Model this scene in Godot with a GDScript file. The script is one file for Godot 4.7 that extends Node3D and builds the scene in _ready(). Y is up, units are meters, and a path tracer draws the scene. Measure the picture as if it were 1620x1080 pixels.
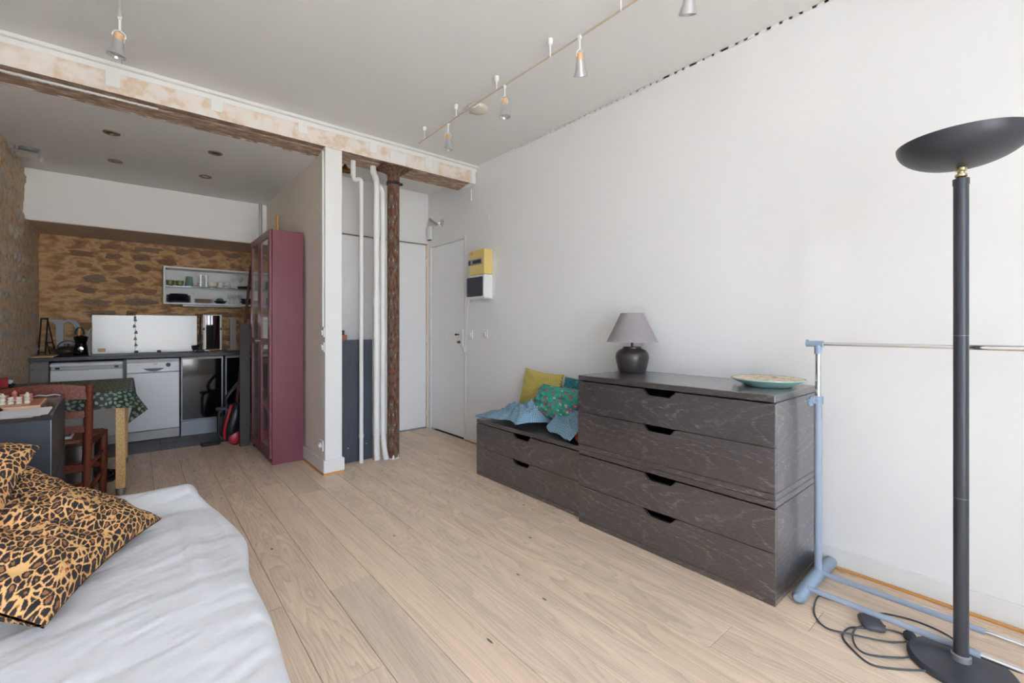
extends Node3D
# A living room with an open kitchen and an entry corner, lit by daylight from two tall windows behind the camera.
# x runs to the right-hand wall, -z runs into the depth, y is up; the camera stands at x = 0, z = 0.

const EYE := 1.15
var used := {}
var mats := {}
var rng := RandomNumberGenerator.new()


# ---------------------------------------------------------------- a mesh in the making
class MB:
	var v := PackedVector3Array()
	var n := PackedVector3Array()
	var t := PackedVector2Array()
	var xf := Transform3D()

	func tri(a: Vector3, b: Vector3, c: Vector3, na: Vector3, nb: Vector3, nc: Vector3, ta := Vector2.ZERO, tb := Vector2.ZERO, tc := Vector2.ZERO) -> void:
		if (c - a).cross(b - a).dot(na + nb + nc) < 0.0:
			v.append_array([xf * a, xf * c, xf * b])
			n.append_array([xf.basis * na, xf.basis * nc, xf.basis * nb])
			t.append_array([ta, tc, tb])
		else:
			v.append_array([xf * a, xf * b, xf * c])
			n.append_array([xf.basis * na, xf.basis * nb, xf.basis * nc])
			t.append_array([ta, tb, tc])

	func quad(a: Vector3, b: Vector3, c: Vector3, d: Vector3, nn: Vector3) -> void:
		tri(a, b, c, nn, nn, nn)
		tri(a, c, d, nn, nn, nn)

	# a box with chamfered edges
	func box(c: Vector3, s: Vector3, b := 0.0, rot := Basis()) -> MB:
		var h := s * 0.5
		b = minf(b, minf(h.x, minf(h.y, h.z)) * 0.9)
		var p := func(k: int, sg: Vector3) -> Vector3:
			var q := Vector3(h.x - b, h.y - b, h.z - b)
			q[k] = h[k]
			return c + rot * (q * sg)
		for k in 3:
			var i := (k + 1) % 3
			var j := (k + 2) % 3
			for sk in [-1.0, 1.0]:
				var nn := Vector3.ZERO
				nn[k] = sk
				var q := []
				for w in [[-1.0, -1.0], [1.0, -1.0], [1.0, 1.0], [-1.0, 1.0]]:
					var sg := Vector3.ZERO
					sg[k] = sk
					sg[i] = w[0]
					sg[j] = w[1]
					q.append(p.call(k, sg))
				quad(q[0], q[1], q[2], q[3], rot * nn)
				if b <= 0.0:
					continue
				for si in [-1.0, 1.0]:
					var e := Vector3.ZERO
					e[k] = sk
					e[i] = si
					var e1 := e
					e1[j] = -1.0
					var e2 := e
					e2[j] = 1.0
					quad(p.call(k, e1), p.call(i, e1), p.call(i, e2), p.call(k, e2), rot * e.normalized())
		if b > 0.0:
			for m in 8:
				var sg := Vector3(1.0 if m & 1 else -1.0, 1.0 if m & 2 else -1.0, 1.0 if m & 4 else -1.0)
				var nn := rot * sg.normalized()
				tri(p.call(0, sg), p.call(1, sg), p.call(2, sg), nn, nn, nn)
		return self

	# box by two corners
	func bx(a: Vector3, b: Vector3, bev := 0.0) -> MB:
		return box((a + b) * 0.5, (b - a).abs(), bev)

	# a tube along points; r is a number or a list of radii
	func tube(pts: Array, r, sides := 12, cap := true, flat := 1.0) -> MB:
		var cnt := pts.size()
		var dirs := []
		for i in cnt:
			var a: Vector3 = pts[maxi(i - 1, 0)]
			var b: Vector3 = pts[mini(i + 1, cnt - 1)]
			dirs.append((b - a).normalized())
		var up := Vector3.UP if absf(dirs[0].y) < 0.9 else Vector3.RIGHT
		var side: Vector3 = dirs[0].cross(up).normalized()
		var rings := []
		var norms := []
		for i in cnt:
			var d: Vector3 = dirs[i]
			side = (side - d * side.dot(d)).normalized()
			var o: Vector3 = side.cross(d)
			var rad: float = r[i] if r is Array else r
			var ring := []
			var nr := []
			for k in sides:
				var an := TAU * k / sides
				var w: Vector3 = side * cos(an) + o * sin(an)
				ring.append(pts[i] + (side * cos(an) + o * sin(an) * flat) * rad)
				nr.append(w)
			rings.append(ring)
			norms.append(nr)
		for i in cnt - 1:
			for k in sides:
				var l := (k + 1) % sides
				tri(rings[i][k], rings[i + 1][k], rings[i + 1][l], norms[i][k], norms[i + 1][k], norms[i + 1][l])
				tri(rings[i][k], rings[i + 1][l], rings[i][l], norms[i][k], norms[i + 1][l], norms[i][l])
		if cap:
			for e in [0, cnt - 1]:
				var d: Vector3 = dirs[e] * (-1.0 if e == 0 else 1.0)
				for k in sides:
					tri(pts[e], rings[e][k], rings[e][(k + 1) % sides], d, d, d)
		return self

	# a profile of (radius, height) turned about an axis through c
	func lathe(c: Vector3, prof: Array, seg := 32, rot := Basis(), sharp := 40.0) -> MB:
		var m := prof.size()
		var fn := []
		for i in m - 1:
			var d: Vector2 = prof[i + 1] - prof[i]
			fn.append(Vector2(d.y, -d.x).normalized())
		var lim := cos(deg_to_rad(sharp))
		for i in m - 1:
			if (prof[i + 1] - prof[i]).length() < 1e-6:
				continue
			var n0: Vector2 = fn[i]
			var n1: Vector2 = fn[i]
			if i > 0 and fn[i - 1].dot(fn[i]) > lim:
				n0 = (fn[i - 1] + fn[i]).normalized()
			if i < m - 2 and fn[i + 1].dot(fn[i]) > lim:
				n1 = (fn[i + 1] + fn[i]).normalized()
			for k in seg:
				var a0 := TAU * k / seg
				var a1 := TAU * (k + 1) / seg
				var d0 := Vector3(cos(a0), 0, sin(a0))
				var d1 := Vector3(cos(a1), 0, sin(a1))
				var p := [d0 * prof[i].x + Vector3.UP * prof[i].y, d1 * prof[i].x + Vector3.UP * prof[i].y, d1 * prof[i + 1].x + Vector3.UP * prof[i + 1].y, d0 * prof[i + 1].x + Vector3.UP * prof[i + 1].y]
				var q := [d0 * n0.x + Vector3.UP * n0.y, d1 * n0.x + Vector3.UP * n0.y, d1 * n1.x + Vector3.UP * n1.y, d0 * n1.x + Vector3.UP * n1.y]
				var uv := []
				for w in p:
					uv.append(Vector2(w.x, w.z))
				for w in 4:
					p[w] = c + rot * p[w]
					q[w] = rot * q[w]
				if prof[i].x > 1e-6:
					tri(p[0], p[1], p[2], q[0], q[1], q[2], uv[0], uv[1], uv[2])
				if prof[i + 1].x > 1e-6:
					tri(p[0], p[2], p[3], q[0], q[2], q[3], uv[0], uv[2], uv[3])
		return self

	# a flat outline in the plane of (ex, ey), pushed depth along their cross product
	func extrude(poly: PackedVector2Array, o: Vector3, ex: Vector3, ey: Vector3, depth: float) -> MB:
		var ez := ex.cross(ey).normalized()
		var idx := Geometry2D.triangulate_polygon(poly)
		var at := func(p: Vector2, w: float) -> Vector3: return o + ex * p.x + ey * p.y + ez * w
		for i in range(0, idx.size(), 3):
			for w in [0.0, depth]:
				var nn := ez * (1.0 if (w > 0.0) == (depth > 0.0) else -1.0) * signf(depth)
				tri(at.call(poly[idx[i]], w), at.call(poly[idx[i + 1]], w), at.call(poly[idx[i + 2]], w), nn, nn, nn)
		var cw := Geometry2D.is_polygon_clockwise(poly)
		for i in poly.size():
			var a := poly[i]
			var b := poly[(i + 1) % poly.size()]
			var d := (b - a).normalized()
			var m := Vector2(d.y, -d.x) * (-1.0 if cw else 1.0)
			quad(at.call(a, 0.0), at.call(b, 0.0), at.call(b, depth), at.call(a, depth), ex * m.x + ey * m.y)
		return self

	# a smooth surface f(u, v); th > 0 gives it thickness (towards the back) and rims
	func grid(nu: int, nv: int, f: Callable, side := 1.0, th := 0.0, uvs := Vector2.ONE) -> MB:
		var p := []
		for j in nv + 1:
			var row := []
			for i in nu + 1:
				row.append(f.call(float(i) / nu, float(j) / nv))
			p.append(row)
		var nn := []
		for j in nv + 1:
			var row := []
			for i in nu + 1:
				var du: Vector3 = p[j][mini(i + 1, nu)] - p[j][maxi(i - 1, 0)]
				var dv: Vector3 = p[mini(j + 1, nv)][i] - p[maxi(j - 1, 0)][i]
				var w := du.cross(dv)
				row.append((w.normalized() if w.length() > 1e-12 else Vector3.UP) * side)
			nn.append(row)
		for j in nv:
			for i in nu:
				var a := [[j, i], [j, i + 1], [j + 1, i + 1], [j + 1, i]]
				var q := []
				var w := []
				var s := []
				for e in a:
					q.append(p[e[0]][e[1]])
					w.append(nn[e[0]][e[1]])
					s.append(Vector2(float(e[1]) / nu, float(e[0]) / nv) * uvs)
				tri(q[0], q[1], q[2], w[0], w[1], w[2], s[0], s[1], s[2])
				tri(q[0], q[2], q[3], w[0], w[2], w[3], s[0], s[2], s[3])
				if th > 0.0:
					for k in 4:
						q[k] = q[k] - w[k] * th
						w[k] = -w[k]
					tri(q[0], q[1], q[2], w[0], w[1], w[2], s[0], s[1], s[2])
					tri(q[0], q[2], q[3], w[0], w[2], w[3], s[0], s[2], s[3])
		if th > 0.0:
			var rim := []
			for i in nu:
				rim.append([0, i, 0, i + 1, 1, i])
				rim.append([nv, i, nv, i + 1, nv - 1, i])
			for j in nv:
				rim.append([j, 0, j + 1, 0, j, 1])
				rim.append([j, nu, j + 1, nu, j, nu - 1])
			for e in rim:
				var a: Vector3 = p[e[0]][e[1]]
				var b: Vector3 = p[e[2]][e[3]]
				var o: Vector3 = (a - p[e[4]][e[5]]).normalized()
				var s := Vector2(float(e[1]) / nu, float(e[0]) / nv) * uvs
				var c: Vector3 = b - nn[e[2]][e[3]] * th
				var d: Vector3 = a - nn[e[0]][e[1]] * th
				tri(a, b, c, o, o, o, s, s, s)
				tri(a, c, d, o, o, o, s, s, s)
		return self

	# a stuffed cushion w by h, thick t, in its own x-y plane
	func pillow(w: float, h: float, th: float, soft: Callable, uvs := Vector2.ONE, nu := 40, nv := 32) -> MB:
		for sd in [1.0, -1.0]:
			grid(nu, nv, func(u: float, q: float) -> Vector3:
				var a := 2.0 * u - 1.0
				var b := 2.0 * q - 1.0
				var fat := pow(maxf((1.0 - pow(absf(a), 2.6)) * (1.0 - pow(absf(b), 2.6)), 0.0), 0.55)
				var x := a * w * 0.5 * (1.0 - 0.07 * (1.0 - b * b) * absf(a))
				var y := b * h * 0.5 * (1.0 - 0.08 * (1.0 - a * a) * absf(b))
				return Vector3(x, y, sd * (0.003 + fat * th * 0.5)) + soft.call(a, b, sd) * fat, sd, 0.0, uvs)
		return self

	func mesh() -> ArrayMesh:
		var arr := []
		arr.resize(Mesh.ARRAY_MAX)
		arr[Mesh.ARRAY_VERTEX] = v
		arr[Mesh.ARRAY_NORMAL] = n
		arr[Mesh.ARRAY_TEX_UV] = t
		var m := ArrayMesh.new()
		m.add_surface_from_arrays(Mesh.PRIMITIVE_TRIANGLES, arr)
		return m


# ---------------------------------------------------------------- naming and parenting
func numbered(called: String) -> String:
	var k: int = used.get(called, 0)
	used[called] = k + 1
	return called if k == 0 else "%s_%03d" % [called, k]

func tag(o: Node, label: String, category := "", group := "", kind := "") -> Node:
	if label: o.set_meta("label", label)
	if category: o.set_meta("category", category)
	if group: o.set_meta("group", group)
	if kind: o.set_meta("kind", kind)
	return o

# an empty root at a thing's base
func thing(called: String, label: String, category: String, at := Vector3.ZERO, turn := 0.0, group := "") -> Node3D:
	var o := Node3D.new()
	o.name = numbered(called)
	add_child(o, true)
	o.position = at
	o.rotation_degrees.y = turn
	tag(o, label, category, group)
	return o

# one mesh under a thing, a part or a piece of the setting
func part(parent: Node, called: String, m, mat: Material, label := "") -> MeshInstance3D:
	var o := MeshInstance3D.new()
	o.name = called
	o.mesh = m.mesh() if m is MB else m
	o.material_override = mat
	parent.add_child(o, true)
	if label: o.set_meta("label", label)
	return o

# a thing that is one mesh
func single(called: String, m, mat: Material, label: String, category: String, at := Vector3.ZERO, group := "") -> MeshInstance3D:
	var o := part(self, numbered(called), m, mat)
	o.position = at
	tag(o, label, category, group)
	return o

# a piece of the setting
func struct(called: String, m, mat: Material, label: String, category: String) -> MeshInstance3D:
	var o := part(self, numbered(called), m, mat)
	tag(o, label, category, "", "structure")
	return o

func copy(o: Node3D, label: String, at: Vector3, turn := 0.0) -> Node3D:
	var c: Node3D = o.duplicate()
	c.name = numbered(str(o.name))
	add_child(c, true)
	c.position = at
	c.rotation_degrees.y = turn
	c.set_meta("label", label)
	return c


# ---------------------------------------------------------------- materials
func srgb(r: int, g: int, b: int) -> Color:
	return Color(r / 255.0, g / 255.0, b / 255.0)

func mat(key: String, col := Color.WHITE, rough := 0.6, metal := 0.0) -> StandardMaterial3D:
	if mats.has(key):
		return mats[key]
	var m := StandardMaterial3D.new()
	m.resource_name = key
	m.albedo_color = col
	m.roughness = rough
	m.metallic = metal
	mats[key] = m
	return m

func noise(seed_: int, freq: float, kind := FastNoiseLite.TYPE_SIMPLEX_SMOOTH, oct := 4) -> FastNoiseLite:
	var f := FastNoiseLite.new()
	f.seed = seed_
	f.frequency = freq
	f.noise_type = kind
	f.fractal_octaves = oct
	return f

# a tiling picture of noise, its values led through a ramp of [position, colour] stops
func ntex(f: FastNoiseLite, stops: Array, w := 512, h := 512) -> NoiseTexture2D:
	var t := NoiseTexture2D.new()
	t.width = w
	t.height = h
	t.seamless = true
	t.seamless_blend_skirt = 0.2
	t.noise = f
	if stops:
		var g := Gradient.new()
		var offs := PackedFloat32Array()
		var cols := PackedColorArray()
		for s in stops:
			offs.append(s[0])
			cols.append(s[1])
		g.offsets = offs
		g.colors = cols
		t.color_ramp = g
	return t

func triplanar(m: StandardMaterial3D, scale: Vector3) -> StandardMaterial3D:
	m.uv1_triplanar = true
	m.uv1_scale = scale
	m.uv1_triplanar_sharpness = 8.0
	return m

func relief(m: StandardMaterial3D, tex: Texture2D, cm: float) -> StandardMaterial3D:
	m.heightmap_enabled = true
	m.heightmap_texture = tex
	m.heightmap_scale = cm
	return m

func glass(key: String, tint: Color, alpha := 0.08) -> StandardMaterial3D:
	if mats.has(key):
		return mats[key]
	var m := mat(key, Color(tint.r, tint.g, tint.b, alpha), 0.02)
	m.transparency = BaseMaterial3D.TRANSPARENCY_ALPHA
	return m

func picture(w: int, h: int, f: Callable) -> ImageTexture:
	var b := PackedByteArray()
	b.resize(w * h * 3)
	var k := 0
	for j in h:
		for i in w:
			var c: Color = f.call(i, j)
			b[k] = int(clampf(c.r, 0, 1) * 255.0)
			b[k + 1] = int(clampf(c.g, 0, 1) * 255.0)
			b[k + 2] = int(clampf(c.b, 0, 1) * 255.0)
			k += 3
	return ImageTexture.create_from_image(Image.create_from_data(w, h, false, Image.FORMAT_RGB8, b))

func _ready() -> void:
	rng.seed = 1
	# camera: level, 1.15 m up, turned 40 degrees to the right of the room's depth; the lens is shifted so that the horizon lies above the middle
	var cam := Camera3D.new()
	cam.name = "camera"
	cam.projection = Camera3D.PROJECTION_FRUSTUM
	cam.near = 0.05
	cam.far = 60.0
	cam.size = 0.05 * 1080.0 / 705.0
	cam.frustum_offset = Vector2(0.0, -0.05 * 21.5 / 705.0)
	cam.position = Vector3(0, EYE, 0)
	cam.rotation_degrees.y = -40.0
	add_child(cam)
	cam.current = true
	# sky: bright overcast street daylight, coming in through the windows
	var sky_m := ProceduralSkyMaterial.new()
	sky_m.sky_top_color = srgb(208, 223, 249)
	sky_m.sky_horizon_color = srgb(217, 229, 249)
	sky_m.ground_horizon_color = srgb(238, 237, 234)
	sky_m.ground_bottom_color = srgb(238, 236, 232)
	var sky := Sky.new()
	sky.sky_material = sky_m
	var env := Environment.new()
	env.background_mode = Environment.BG_SKY
	env.sky = sky
	env.background_energy_multiplier = 1.0
	env.tonemap_mode = Environment.TONE_MAPPER_LINEAR
	env.tonemap_exposure = 20.8
	env.sdfgi_enabled = true
	env.ssao_enabled = true
	env.ssil_enabled = true
	var we := WorldEnvironment.new()
	we.name = "environment"
	we.environment = env
	add_child(we)
	make_materials()
	setting()
	storage()
	lamp_and_rack()
	bed()
	entry()
	kitchen()
	dining()
	ceiling_lights()

# oak boards side by side in one picture: growth rings cut lengthwise, pores, a few knots
const STRIPS := 8
func oak_picture() -> ImageTexture:
	var w := 1024
	var h := 1536
	var sw := w / STRIPS
	var low := noise(11, 1.0, FastNoiseLite.TYPE_SIMPLEX_SMOOTH, 3)
	var fine := noise(12, 1.0, FastNoiseLite.TYPE_SIMPLEX, 2)
	var r := RandomNumberGenerator.new()
	r.seed = 5
	var sets := []
	for s in STRIPS:
		var knots := []
		for k in r.randi_range(1, 2):
			knots.append([r.randf_range(-0.35, 0.35), r.randf_range(0.1, 2.3), r.randf_range(0.004, 0.009)])
		sets.append({"x0": r.randf_range(-0.6, 0.6), "d0": r.randf_range(0.15, 0.9), "slope": r.randf_range(-0.45, 0.45), "f": r.randf_range(11.0, 20.0), "tone": r.randf_range(-0.025, 0.03), "knots": knots, "deep": r.randf_range(0.25, 0.9), "warm": r.randf_range(-0.008, 0.02)})
	return picture(w, h, func(i: int, j: int) -> Color:
		var s := i / sw
		var q: Dictionary = sets[s]
		var x := (float(i % sw) / sw - 0.5)
		var y := float(j) / h * 2.4
		var sx := x + s * 7.3
		var kn := 0.0
		var bend := 0.0
		for k in q.knots:
			var d := Vector2((x - k[0]) * 0.19, y - k[1])
			d.y *= 0.6
			var l := d.length()
			kn = maxf(kn, 1.0 - smoothstep(k[2] * 0.6, k[2] * 1.15, l))
			bend += 0.35 * exp(-l * l / (k[2] * k[2] * 12.0))
		var dd: float = q.d0 + q.slope * (y - 1.2) + 0.25 * low.get_noise_2d(sx * 0.9, y * 0.9) + bend
		var xx: float = x - q.x0 + 0.10 * low.get_noise_2d(sx * 2.0 + 40.0, y * 1.6)
		var ring := sqrt(xx * xx + dd * dd) * float(q.f) + 0.12 * fine.get_noise_2d(sx * 9.0, y * 3.0)
		var fr = ring - floor(ring)
		var late := pow(fr, 2.5) * (1.0 - smoothstep(0.93, 1.0, fr))
		var pore := fine.get_noise_2d(sx * 95.0, y * 5.5)
		var pore2 := fine.get_noise_2d(sx * 40.0 + 9.0, y * 2.0)
		var cloud := low.get_noise_2d(sx * 1.3 + 90.0, y * 1.1)
		var g: float = 0.875 + q.tone - 0.115 * late * q.deep + 0.06 * minf(pore, 0.1) + 0.04 * pore2 + 0.06 * cloud
		g *= 1.0 - 0.55 * kn
		return Color(g * (1.03 + q.warm), g * 0.935, g * (0.835 - q.warm)))

# dark stained oak veneer: pale flecked grain lines on a near-black brown, running along u
func dark_oak_picture() -> ImageTexture:
	var low := noise(21, 1.0, FastNoiseLite.TYPE_SIMPLEX_SMOOTH, 3)
	var fine := noise(22, 1.0, FastNoiseLite.TYPE_SIMPLEX, 2)
	return picture(768, 768, func(i: int, j: int) -> Color:
		var u := float(i) / 768.0
		var q := float(j) / 768.0
		# four veneer bands, each its own slice through the log
		var band := floori(q * 5.0)
		var y := q * 5.0 - band - 0.5
		var x := u * 1.1
		var dd := 0.25 + 0.5 * absf(sin(band * 2.3 + 1.0)) + (x - 0.55) * (0.55 if band % 2 else -0.5) + 0.16 * low.get_noise_2d(x * 1.4, band * 9.0 + y * 0.7)
		var yy := y - 0.25 * sin(band * 5.1) + 0.035 * low.get_noise_2d(x * 5.0, band * 7.0 + y * 2.0)
		var ring := sqrt(yy * yy + dd * dd) * 10.0 + 0.16 * fine.get_noise_2d(x * 14.0, y * 8.0 + band * 5.0)
		var fr = ring - floor(ring)
		var line := smoothstep(0.62, 0.86, fr) * (1.0 - smoothstep(0.88, 1.0, fr))
		var fleck := maxf(fine.get_noise_2d(x * 16.0, q * 420.0), 0.0)
		var c := 0.215 + 0.035 * low.get_noise_2d(x * 2.0, q * 6.0)
		var g := c + line * (0.06 + 0.42 * fleck) * (0.55 + 0.6 * low.get_noise_2d(x * 2.2 + 30.0, q * 8.0)) + 0.13 * fleck
		return Color(g * 1.05, g * 0.965, g * 0.98))

# leopard print: ragged dark blotches with rusty rims on tan, some open in the middle
func leopard_picture() -> ImageTexture:
	var cell := noise(130, 0.040, FastNoiseLite.TYPE_CELLULAR, 1)
	cell.fractal_type = FastNoiseLite.FRACTAL_NONE
	cell.cellular_return_type = FastNoiseLite.RETURN_DISTANCE2_SUB
	cell.cellular_jitter = 1.0
	cell.domain_warp_enabled = true
	cell.domain_warp_amplitude = 16.0
	cell.domain_warp_frequency = 0.022
	var ragged := noise(131, 0.05, FastNoiseLite.TYPE_SIMPLEX, 2)
	var open := noise(132, 0.018, FastNoiseLite.TYPE_SIMPLEX, 1)
	var tan := srgb(224, 178, 118)
	var rust := srgb(168, 98, 48)
	var dark := srgb(40, 34, 37)
	return picture(800, 800, func(i: int, j: int) -> Color:
		var x := i * 0.78
		var e := cell.get_noise_2d(x, j * 1.2) + 1.0
		var r := ragged.get_noise_2d(x * 1.2, j * 1.6)
		var t := 0.21 + 0.08 * r + 0.06 * open.get_noise_2d(x + 500.0, j)
		var c := tan.lerp(rust, smoothstep(t - 0.08, t - 0.01, e)).lerp(dark, smoothstep(t - 0.01, t + 0.03, e))
		var hole := smoothstep(0.70, 0.80, e + 0.30 * open.get_noise_2d(x * 1.3, j * 1.3 + 900.0) + 0.1 * r)
		return c.lerp(rust.lerp(tan, 0.35), hole * 0.75))

# leaf print
func leaf_picture() -> ImageTexture:
	var sz := 512
	var im := Image.create(sz, sz, false, Image.FORMAT_RGB8)
	im.fill(srgb(24, 25, 36))
	var r := RandomNumberGenerator.new()
	r.seed = 77
	var spots := []
	for k in 900:
		var p := Vector2(r.randf(), r.randf()) * sz
		var ok := true
		for o in spots:
			var d: Vector2 = (p - o).abs()
			d = Vector2(minf(d.x, sz - d.x), minf(d.y, sz - d.y))
			if d.length() < 40.0:
				ok = false
				break
		if not ok:
			continue
		spots.append(p)
		var a := r.randf() * TAU
		var l := r.randf_range(23.0, 29.0)
		var wd := l * r.randf_range(0.5, 0.62)
		var col: Color = [srgb(128, 158, 122), srgb(110, 146, 116), srgb(146, 166, 128), srgb(100, 134, 112)][r.randi() % 4]
		for j in range(-30, 31):
			for i in range(-30, 31):
				var q := Vector2(i, j).rotated(-a)
				var s := q.x / l
				if absf(s) > 1.0:
					continue
				var half := wd * (1.0 - s * s) * (1.0 - 0.25 * s)
				if absf(q.y) < half:
					var c := col
					if absf(q.y) < 1.2 or absf(fposmod(q.x - absf(q.y) * 0.8, 8.0)) < 1.0:
						c = col.darkened(0.35)
					im.set_pixel(posmod(int(p.x) + i, sz), posmod(int(p.y) + j, sz), c)
	return ImageTexture.create_from_image(im)

# small flowers strewn on a cloth
func flower_picture(ground: Color, petals: Array, gap: float, size: float, seed_: int) -> ImageTexture:
	var sz := 384
	var im := Image.create(sz, sz, false, Image.FORMAT_RGB8)
	var r := RandomNumberGenerator.new()
	r.seed = seed_
	var f := noise(seed_, 0.03)
	for j in sz:
		for i in sz:
			im.set_pixel(i, j, ground.lightened(0.12 * maxf(f.get_noise_2d(i, j), 0.0)).darkened(0.2 * maxf(-f.get_noise_2d(i, j), 0.0)))
	var spots := []
	for k in 1500:
		var p := Vector2(r.randf(), r.randf()) * sz
		var ok := true
		for o in spots:
			if p.distance_to(o) < gap:
				ok = false
				break
		if not ok:
			continue
		spots.append(p)
		var col: Color = petals[r.randi() % petals.size()]
		var sc := size * r.randf_range(0.5, 1.1)
		var ph := r.randf() * TAU
		var n := int(sc) + 2
		for j in range(-n, n + 1):
			for i in range(-n, n + 1):
				var q := Vector2(i, j)
				if q.length() < sc * (0.72 + 0.28 * cos(5.0 * (q.angle() + ph))):
					im.set_pixel(posmod(int(p.x) + i, sz), posmod(int(p.y) + j, sz), col if q.length() > sc * 0.3 else col.lightened(0.45))
	return ImageTexture.create_from_image(im)

# rows of knitted stitches with gaps between them
func knit_picture(thread: Color, gap: Color, cols: int, rows: int) -> ImageTexture:
	return picture(256, 256, func(i: int, j: int) -> Color:
		var u := float(i) / 256.0 * cols
		var q := float(j) / 256.0 * rows
		var st := absf(sin(PI * (u + 0.5 * (floori(q) % 2)))) * (0.35 + 0.65 * absf(sin(PI * q)))
		return gap.lerp(thread, smoothstep(0.18, 0.6, st)))

func make_materials() -> void:
	mat("wall_paint", srgb(241, 241, 240), 0.75)
	relief(triplanar(mat("wall_paint"), Vector3(1.6, 1.6, 1.6)), ntex(noise(3, 0.02), []), 0.05)
	mat("ceiling_paint", srgb(238, 237, 234), 0.85)
	mat("door_paint", srgb(247, 247, 246), 0.4)
	mat("trim_paint", srgb(236, 236, 233), 0.5)
	mat("partition_paint", srgb(240, 230, 218), 0.8)
	mat("cream_wood", srgb(236, 220, 198), 0.6)
	mat("rail_beige", srgb(200, 184, 160), 0.4)
	mat("pale_brass", srgb(206, 192, 150), 0.3, 0.9)
	mat("spot_trim", srgb(140, 122, 92), 0.4, 0.6)
	mat("soffit_brown", srgb(216, 194, 178), 0.85)
	mat("raw_pine", srgb(222, 160, 92), 0.6)
	mat("white_plastic", srgb(238, 238, 236), 0.35)
	mat("chrome", srgb(225, 226, 228), 0.08, 1.0)
	mat("steel", srgb(190, 193, 196), 0.35, 1.0)
	mat("brass", srgb(134, 102, 60), 0.4, 1.0)
	mat("black_plastic", srgb(26, 27, 30), 0.4)
	# floor
	var m := mat("oak", Color.WHITE, 0.5)
	m.albedo_texture = oak_picture()
	m = mat("slab", srgb(112, 96, 80), 0.9)
	# stained furniture
	m = mat("dark_oak", Color.WHITE, 0.34)
	m.metallic_specular = 0.7
	m.clearcoat_enabled = true
	m.clearcoat = 1.0
	m.clearcoat_roughness = 0.24
	m.albedo_texture = dark_oak_picture()
	triplanar(m, Vector3(0.92, 0.92, 0.92))
	# plaster on the beam
	m = mat("beam_plaster", Color.WHITE, 0.85)
	m.albedo_texture = ntex(noise(31, 0.012), [[0.0, srgb(238, 233, 228)], [0.45, srgb(236, 226, 217)], [0.6, srgb(231, 216, 203)], [0.75, srgb(224, 201, 176)], [1.0, srgb(230, 219, 209)]], 768, 384)
	triplanar(m, Vector3(0.8, 1.6, 1.6))
	m = mat("beam_underside", Color.WHITE, 0.9)
	m.albedo_texture = ntex(noise(32, 0.02), [[0.0, srgb(140, 112, 94)], [0.5, srgb(168, 140, 120)], [0.7, srgb(190, 168, 150)], [1.0, srgb(222, 210, 200)]])
	triplanar(m, Vector3(0.7, 3.0, 3.0))
	# stone walls
	m = mat("mortar_back", Color.WHITE, 0.95)
	m.albedo_texture = ntex(noise(41, 0.012), [[0.0, srgb(134, 102, 78)], [0.36, srgb(180, 140, 102)], [0.5, srgb(204, 164, 118)], [0.62, srgb(210, 174, 128)], [0.74, srgb(186, 150, 114)], [1.0, srgb(150, 122, 102)]], 768, 768)
	triplanar(m, Vector3(0.55, 1.1, 0.55))
	relief(m, ntex(noise(42, 0.03), []), 1.2)
	m = mat("mortar_left", Color.WHITE, 0.95)
	m.albedo_texture = ntex(noise(43, 0.025), [[0.0, srgb(196, 156, 114)], [0.4, srgb(220, 190, 152)], [0.6, srgb(228, 204, 174)], [1.0, srgb(214, 202, 188)]], 512, 512)
	triplanar(m, Vector3(0.9, 0.9, 0.9))
	relief(m, ntex(noise(44, 0.05), []), 1.6)
	var tones := [[srgb(132, 104, 84), srgb(166, 134, 106)], [srgb(148, 114, 86), srgb(182, 144, 108)], [srgb(136, 114, 98), srgb(168, 146, 124)], [srgb(156, 120, 88), srgb(190, 150, 108)]]
	for k in 4:
		m = mat("stone_brown_%d" % k, Color.WHITE, 0.9)
		m.albedo_texture = ntex(noise(50 + k, 0.045), [[0.0, tones[k][0].darkened(0.25)], [0.42, tones[k][0]], [0.5, tones[k][1]], [0.58, tones[k][0].darkened(0.2)], [0.7, tones[k][1]], [1.0, srgb(206, 176, 140)]], 256, 256)
		triplanar(m, Vector3(0.9, 0.7, 0.9))
		relief(m, ntex(noise(60 + k, 0.06), [], 256, 256), 0.12)
	tones = [[srgb(208, 192, 170), srgb(232, 220, 202)], [srgb(214, 194, 164), srgb(234, 220, 196)], [srgb(198, 186, 170), srgb(226, 216, 202)]]
	for k in 3:
		m = mat("stone_grey_%d" % k, Color.WHITE, 0.9)
		m.albedo_texture = ntex(noise(70 + k, 0.05), [[0.0, tones[k][0].darkened(0.2)], [0.5, tones[k][0]], [0.75, tones[k][1]], [1.0, srgb(190, 160, 124)]], 256, 256)
		triplanar(m, Vector3(0.8, 0.8, 0.8))
		relief(m, ntex(noise(80 + k, 0.06), [], 256, 256), 0.12)
	for k in 3:
		m = mat("floor_tile_%d" % k, Color.WHITE, 0.42)
		m.albedo_texture = ntex(noise(90 + k, 0.02), [[0.0, srgb(66, 66, 68)], [0.5, srgb(84, 83, 84)], [1.0, srgb(104, 102, 100)]], 256, 256)
		triplanar(m, Vector3(2, 2, 2))
	# rusty iron
	m = mat("rust", Color.WHITE, 0.75)
	var rf := noise(100, 0.035, FastNoiseLite.TYPE_SIMPLEX, 5)
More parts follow.
